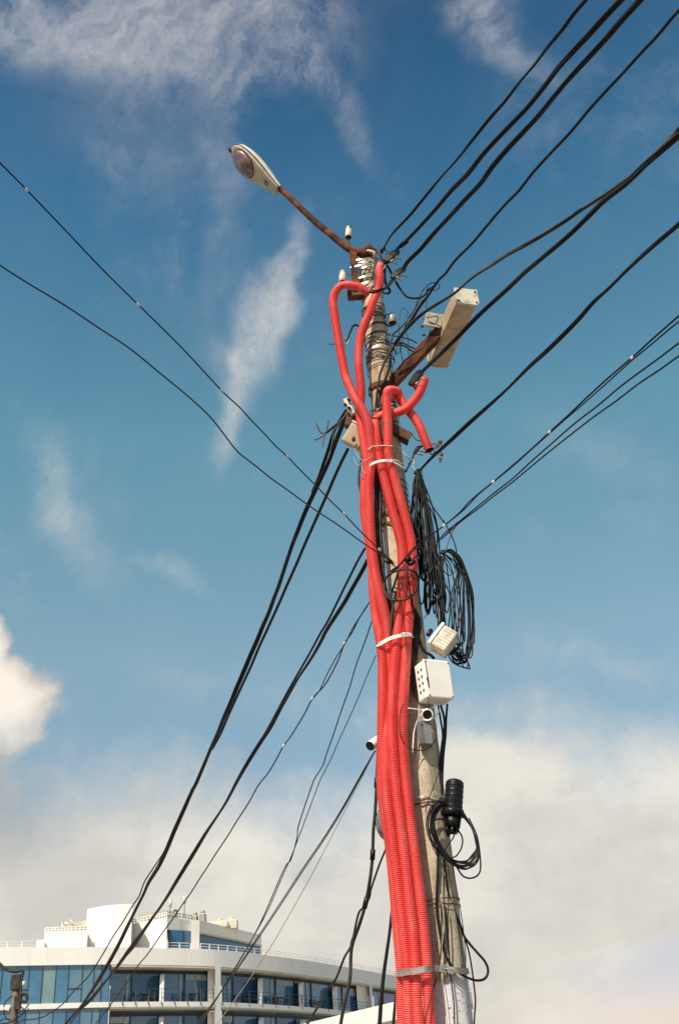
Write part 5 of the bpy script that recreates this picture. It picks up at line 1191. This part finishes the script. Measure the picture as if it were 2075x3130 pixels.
b.build('rib', 'beige', tb)
b = MB(); b.lathe([(.014, 0), (.016, .01), (.016, .05), (.006, .055)], at(*reg(3, [(875, 1120)])[0], 6.28), at(*reg(3, [(905, 1070)])[0], 6.28) - at(*reg(3, [(875, 1120)])[0], 6.28), 12); b.build('cable_gland', 'blackpl', tb)
# camera bracket ring, grey box, bullet camera
rg = thing('mounting_ring', 'round white camera mount with an open dark centre under the big white box', 'mount', at(1300, 2185, 6.3))
cR = at(*reg(4, [(872, 385)])[0], 6.30); nrm = Vector((-.1, -1, -.45)).normalized(); b = MB()
b.lathe([(.030, -.02), (.030, .010), (.036, .012), (.040, .006), (.041, -.03), (.030, -.03)], cR, nrm, 24, False); b.build('ring', 'white', rg)
b = MB(); b.lathe([(.0305, -.004), (.001, -.006)], cR, nrm, 20, False); b.build('hollow_shade', 'dark', rg)  # disc closing the ring, its near-black colour stands for shade in the hole
b = MB(); pr = [at(x, y, D0 - o) for x, y, o in reg(4, [(705, 328, .22), (770, 335, .2), (850, 342, .2), (910, 325, .2), (950, 295, .2), (975, 300, .18), (970, 360, .18), (930, 410, .19), (880, 435, .2), (830, 430, .2)])]; b.tube(spline(pr, per=6), .0045, 6)
pr = [at(x, y, D0 - o) for x, y, o in reg(4, [(815, 380, .2), (780, 450, .18), (755, 540, .17), (748, 640, .17), (742, 720, .16)])]; b.tube(spline(pr, per=6), .0055, 6); b.build('white_cord', 'tie', rg)
gp = [at(x, y, 6.335) for x, y in reg(4, [(785, 440), (880, 445), (920, 660), (800, 655)])]
gb_ = thing('grey_box', 'flat grey electrical box under the round white mount', 'box', gp[3]); Rg = Matrix.Rotation(math.radians(14), 3, 'Z')
cg_ = sum(gp, Vector()) / 4; b = MB(); b.box(cg_, (.088, .05, .155), Rg, .006); b.build('housing', 'greybox', gb_)
b = MB(); b.box(cg_ + Rg @ Vector((0, -.027, -.004)), (.08, .004, .14), Rg); b.build('cover', 'greybox', gb_)
b = MB(); b.lathe([(.006, 0), (.006, .004)], cg_ + Rg @ Vector((-.02, -.029, .05)), (0, -1, 0), 8); b.build('screw', 'dark', gb_)
cc0, cc1 = at(*reg(4, [(375, 655)])[0], 6.42), at(*reg(4, [(470, 590)])[0], 6.5)
bc = thing('security_camera', 'white bullet security camera peeking out left of the hoses', 'security camera', cc1)
b = MB(); b.lathe([(.030, 0), (.033, .004), (.033, .16), (.028, .17)], cc0, cc1 - cc0, 20); b.build('housing', 'white', bc)
b = MB(); b.lathe([(.032, -.004), (.030, -.008), (.026, -.004), (.001, -.003)], cc0, cc1 - cc0, 20); b.build('lens', 'dark', bc)
b = MB(); b.tube([cc1, cc1 + Vector((.08, .02, -.01)), cc1 + Vector((.14, .03, -.02))], .012, 8); b.build('bracket', 'white', bc)

# ------------------------------------------------------------------ splice closure
s0, s1 = at(*reg(4, [(1095, 1230)])[0], 6.38), at(*reg(4, [(1112, 945)])[0], 6.38)
sc_ = thing('splice_closure', 'black ribbed dome splice closure on the right of the lower pole', 'splice closure', s0)
dv = s1 - s0; L = dv.length; pr = []; rS = .0575
for i in range(60):
    u = i / 59; r = rS
    for k in (.14, .3, .46, .62, .78): r += .0035 * math.exp(-((u - k) / .012) ** 2)
    if u > .86: r = rS * math.sqrt(max(.02, 1 - ((u - .86) / .14) ** 2 * .97))
    pr.append((r, L * u))
b = MB(); b.lathe(pr, s0, dv, 28); b.build('dome', 'blackpl', sc_)
b = MB(); b.lathe([(.060, -.03), (.068, -.028), (.070, -.005), (.068, .012), (.062, .014)], s0, dv, 28); Rz = frame(s0, s1)
b.box(s0 + Vector((-.05, -.03, -.005)), (.06, .05, .035), None, .008); b.build('clamp_ring', 'blackpl', sc_)
b = MB(); b.box(s0 + Vector((0.0, -.066, .03)), (.022, .02, .09), None, .004); b.build('latch', 'blackpl', sc_)
b = MB(); b.lathe([(.043, -.10), (.050, -.095), (.055, -.03)], s0, dv, 20); b.build('base', 'blackpl', sc_)
for k, (dx, dy) in enumerate(((-.03, -.02), (.0, -.03), (.032, -.018), (-.02, .02), (.025, .02))):
    b = MB(); b.lathe([(.012, -.135 - .01 * (k % 2)), (.014, -.095)], s0 + Vector((dx, dy, 0)), dv, 10); b.build('cable_port', 'blackpl', sc_)
b = MB(); b.box(s0 + Vector((-.09, .06, -.02)), (.16, .02, .05)); b.build('mounting_arm', 'greysteel', sc_)

# ------------------------------------------------------------------ far pole at the lower left
DF = 32.
fp0 = at(*reg(15, [(245, 350)])[0], DF)
fp = thing('utility_pole', 'small distant dark pole with a curved cable and fittings at the lower left corner', 'utility pole', (fp0.x, fp0.y, 0))
b = MB(); b.tube([Vector((fp0.x, fp0.y, 0)), Vector((fp0.x, fp0.y, fp0.z - 1.2)), Vector((fp0.x, fp0.y, fp0.z))], [.16, .115, .105], 12); b.build('shaft', 'darkconcrete', fp)
b = MB(); top = Vector((fp0.x, fp0.y, fp0.z))
b.box(top + Vector((0, -.02, -.22)), (.28, .26, .42), None, .02); b.build('cap_collar', 'dusty', fp)
b = MB(); P = [at(x, y, DF - .1) for x, y in reg(15, [(-60, 140), (0, 200), (60, 260), (130, 300), (200, 312), (315, 305), (310, 380), (292, 520), (280, 640)])]; b.tube(spline(P, per=6), .045, 6); b.build('arm', 'dusty', fp)
b = MB()
for (x, y, r) in ((335, 440, .05), (320, 600, .045), (130, 790, .04)): b.lathe([(r * .6, 0), (r, .03), (r, .12), (r * .7, .13)], at(x / 4.48, 2900 + y / 4.48, DF - .1), (0, 0, -1), 10)
b.build('insulator', 'porcelain', fp)
b = MB()
for k in range(7):
    cx_, cy_ = 330 + 10 * math.cos(k), 670 + 12 * math.sin(k * 2); rr = 45 + 5 * (k % 4)
    b.tube([at((cx_ + rr * math.cos(a)) / 4.48, 2900 + (cy_ + rr * 1.05 * math.sin(a)) / 4.48, DF - .15 - .01 * k) for a in [2 * PI * j / 16 for j in range(18)]], .018, 5, False)
b.build('cable_coil', 'dusty', fp)
b = MB()
for pts_ in ([(60, 800), (75, 740), (130, 680), (170, 640)], [(60, 830), (70, 920), (120, 970), (160, 960)], [(0, 990), (60, 960), (130, 965)], [(240, 700), (260, 780), (250, 830), (240, 1060)], [(400, 760), (340, 830), (300, 800)]):
    b.tube(spline([at(x / 4.48, 2900 + y / 4.48, DF - .1) for x, y in pts_], per=5), .02, 5)
b.box(at(250 / 4.48, 2900 + 740 / 4.48, DF - .1), (.16, .2, .35)); b.build('slack_wire', 'dusty', fp)
cable('black drop cable crossing the corner below the distant pole', reg(15, [(-60, 1050), (50, 1025), (150, 1005), (230, 960), (310, 900), (400, 815)]), 31, 30, 3.4, 2.4, grp='far cables at the lower left')
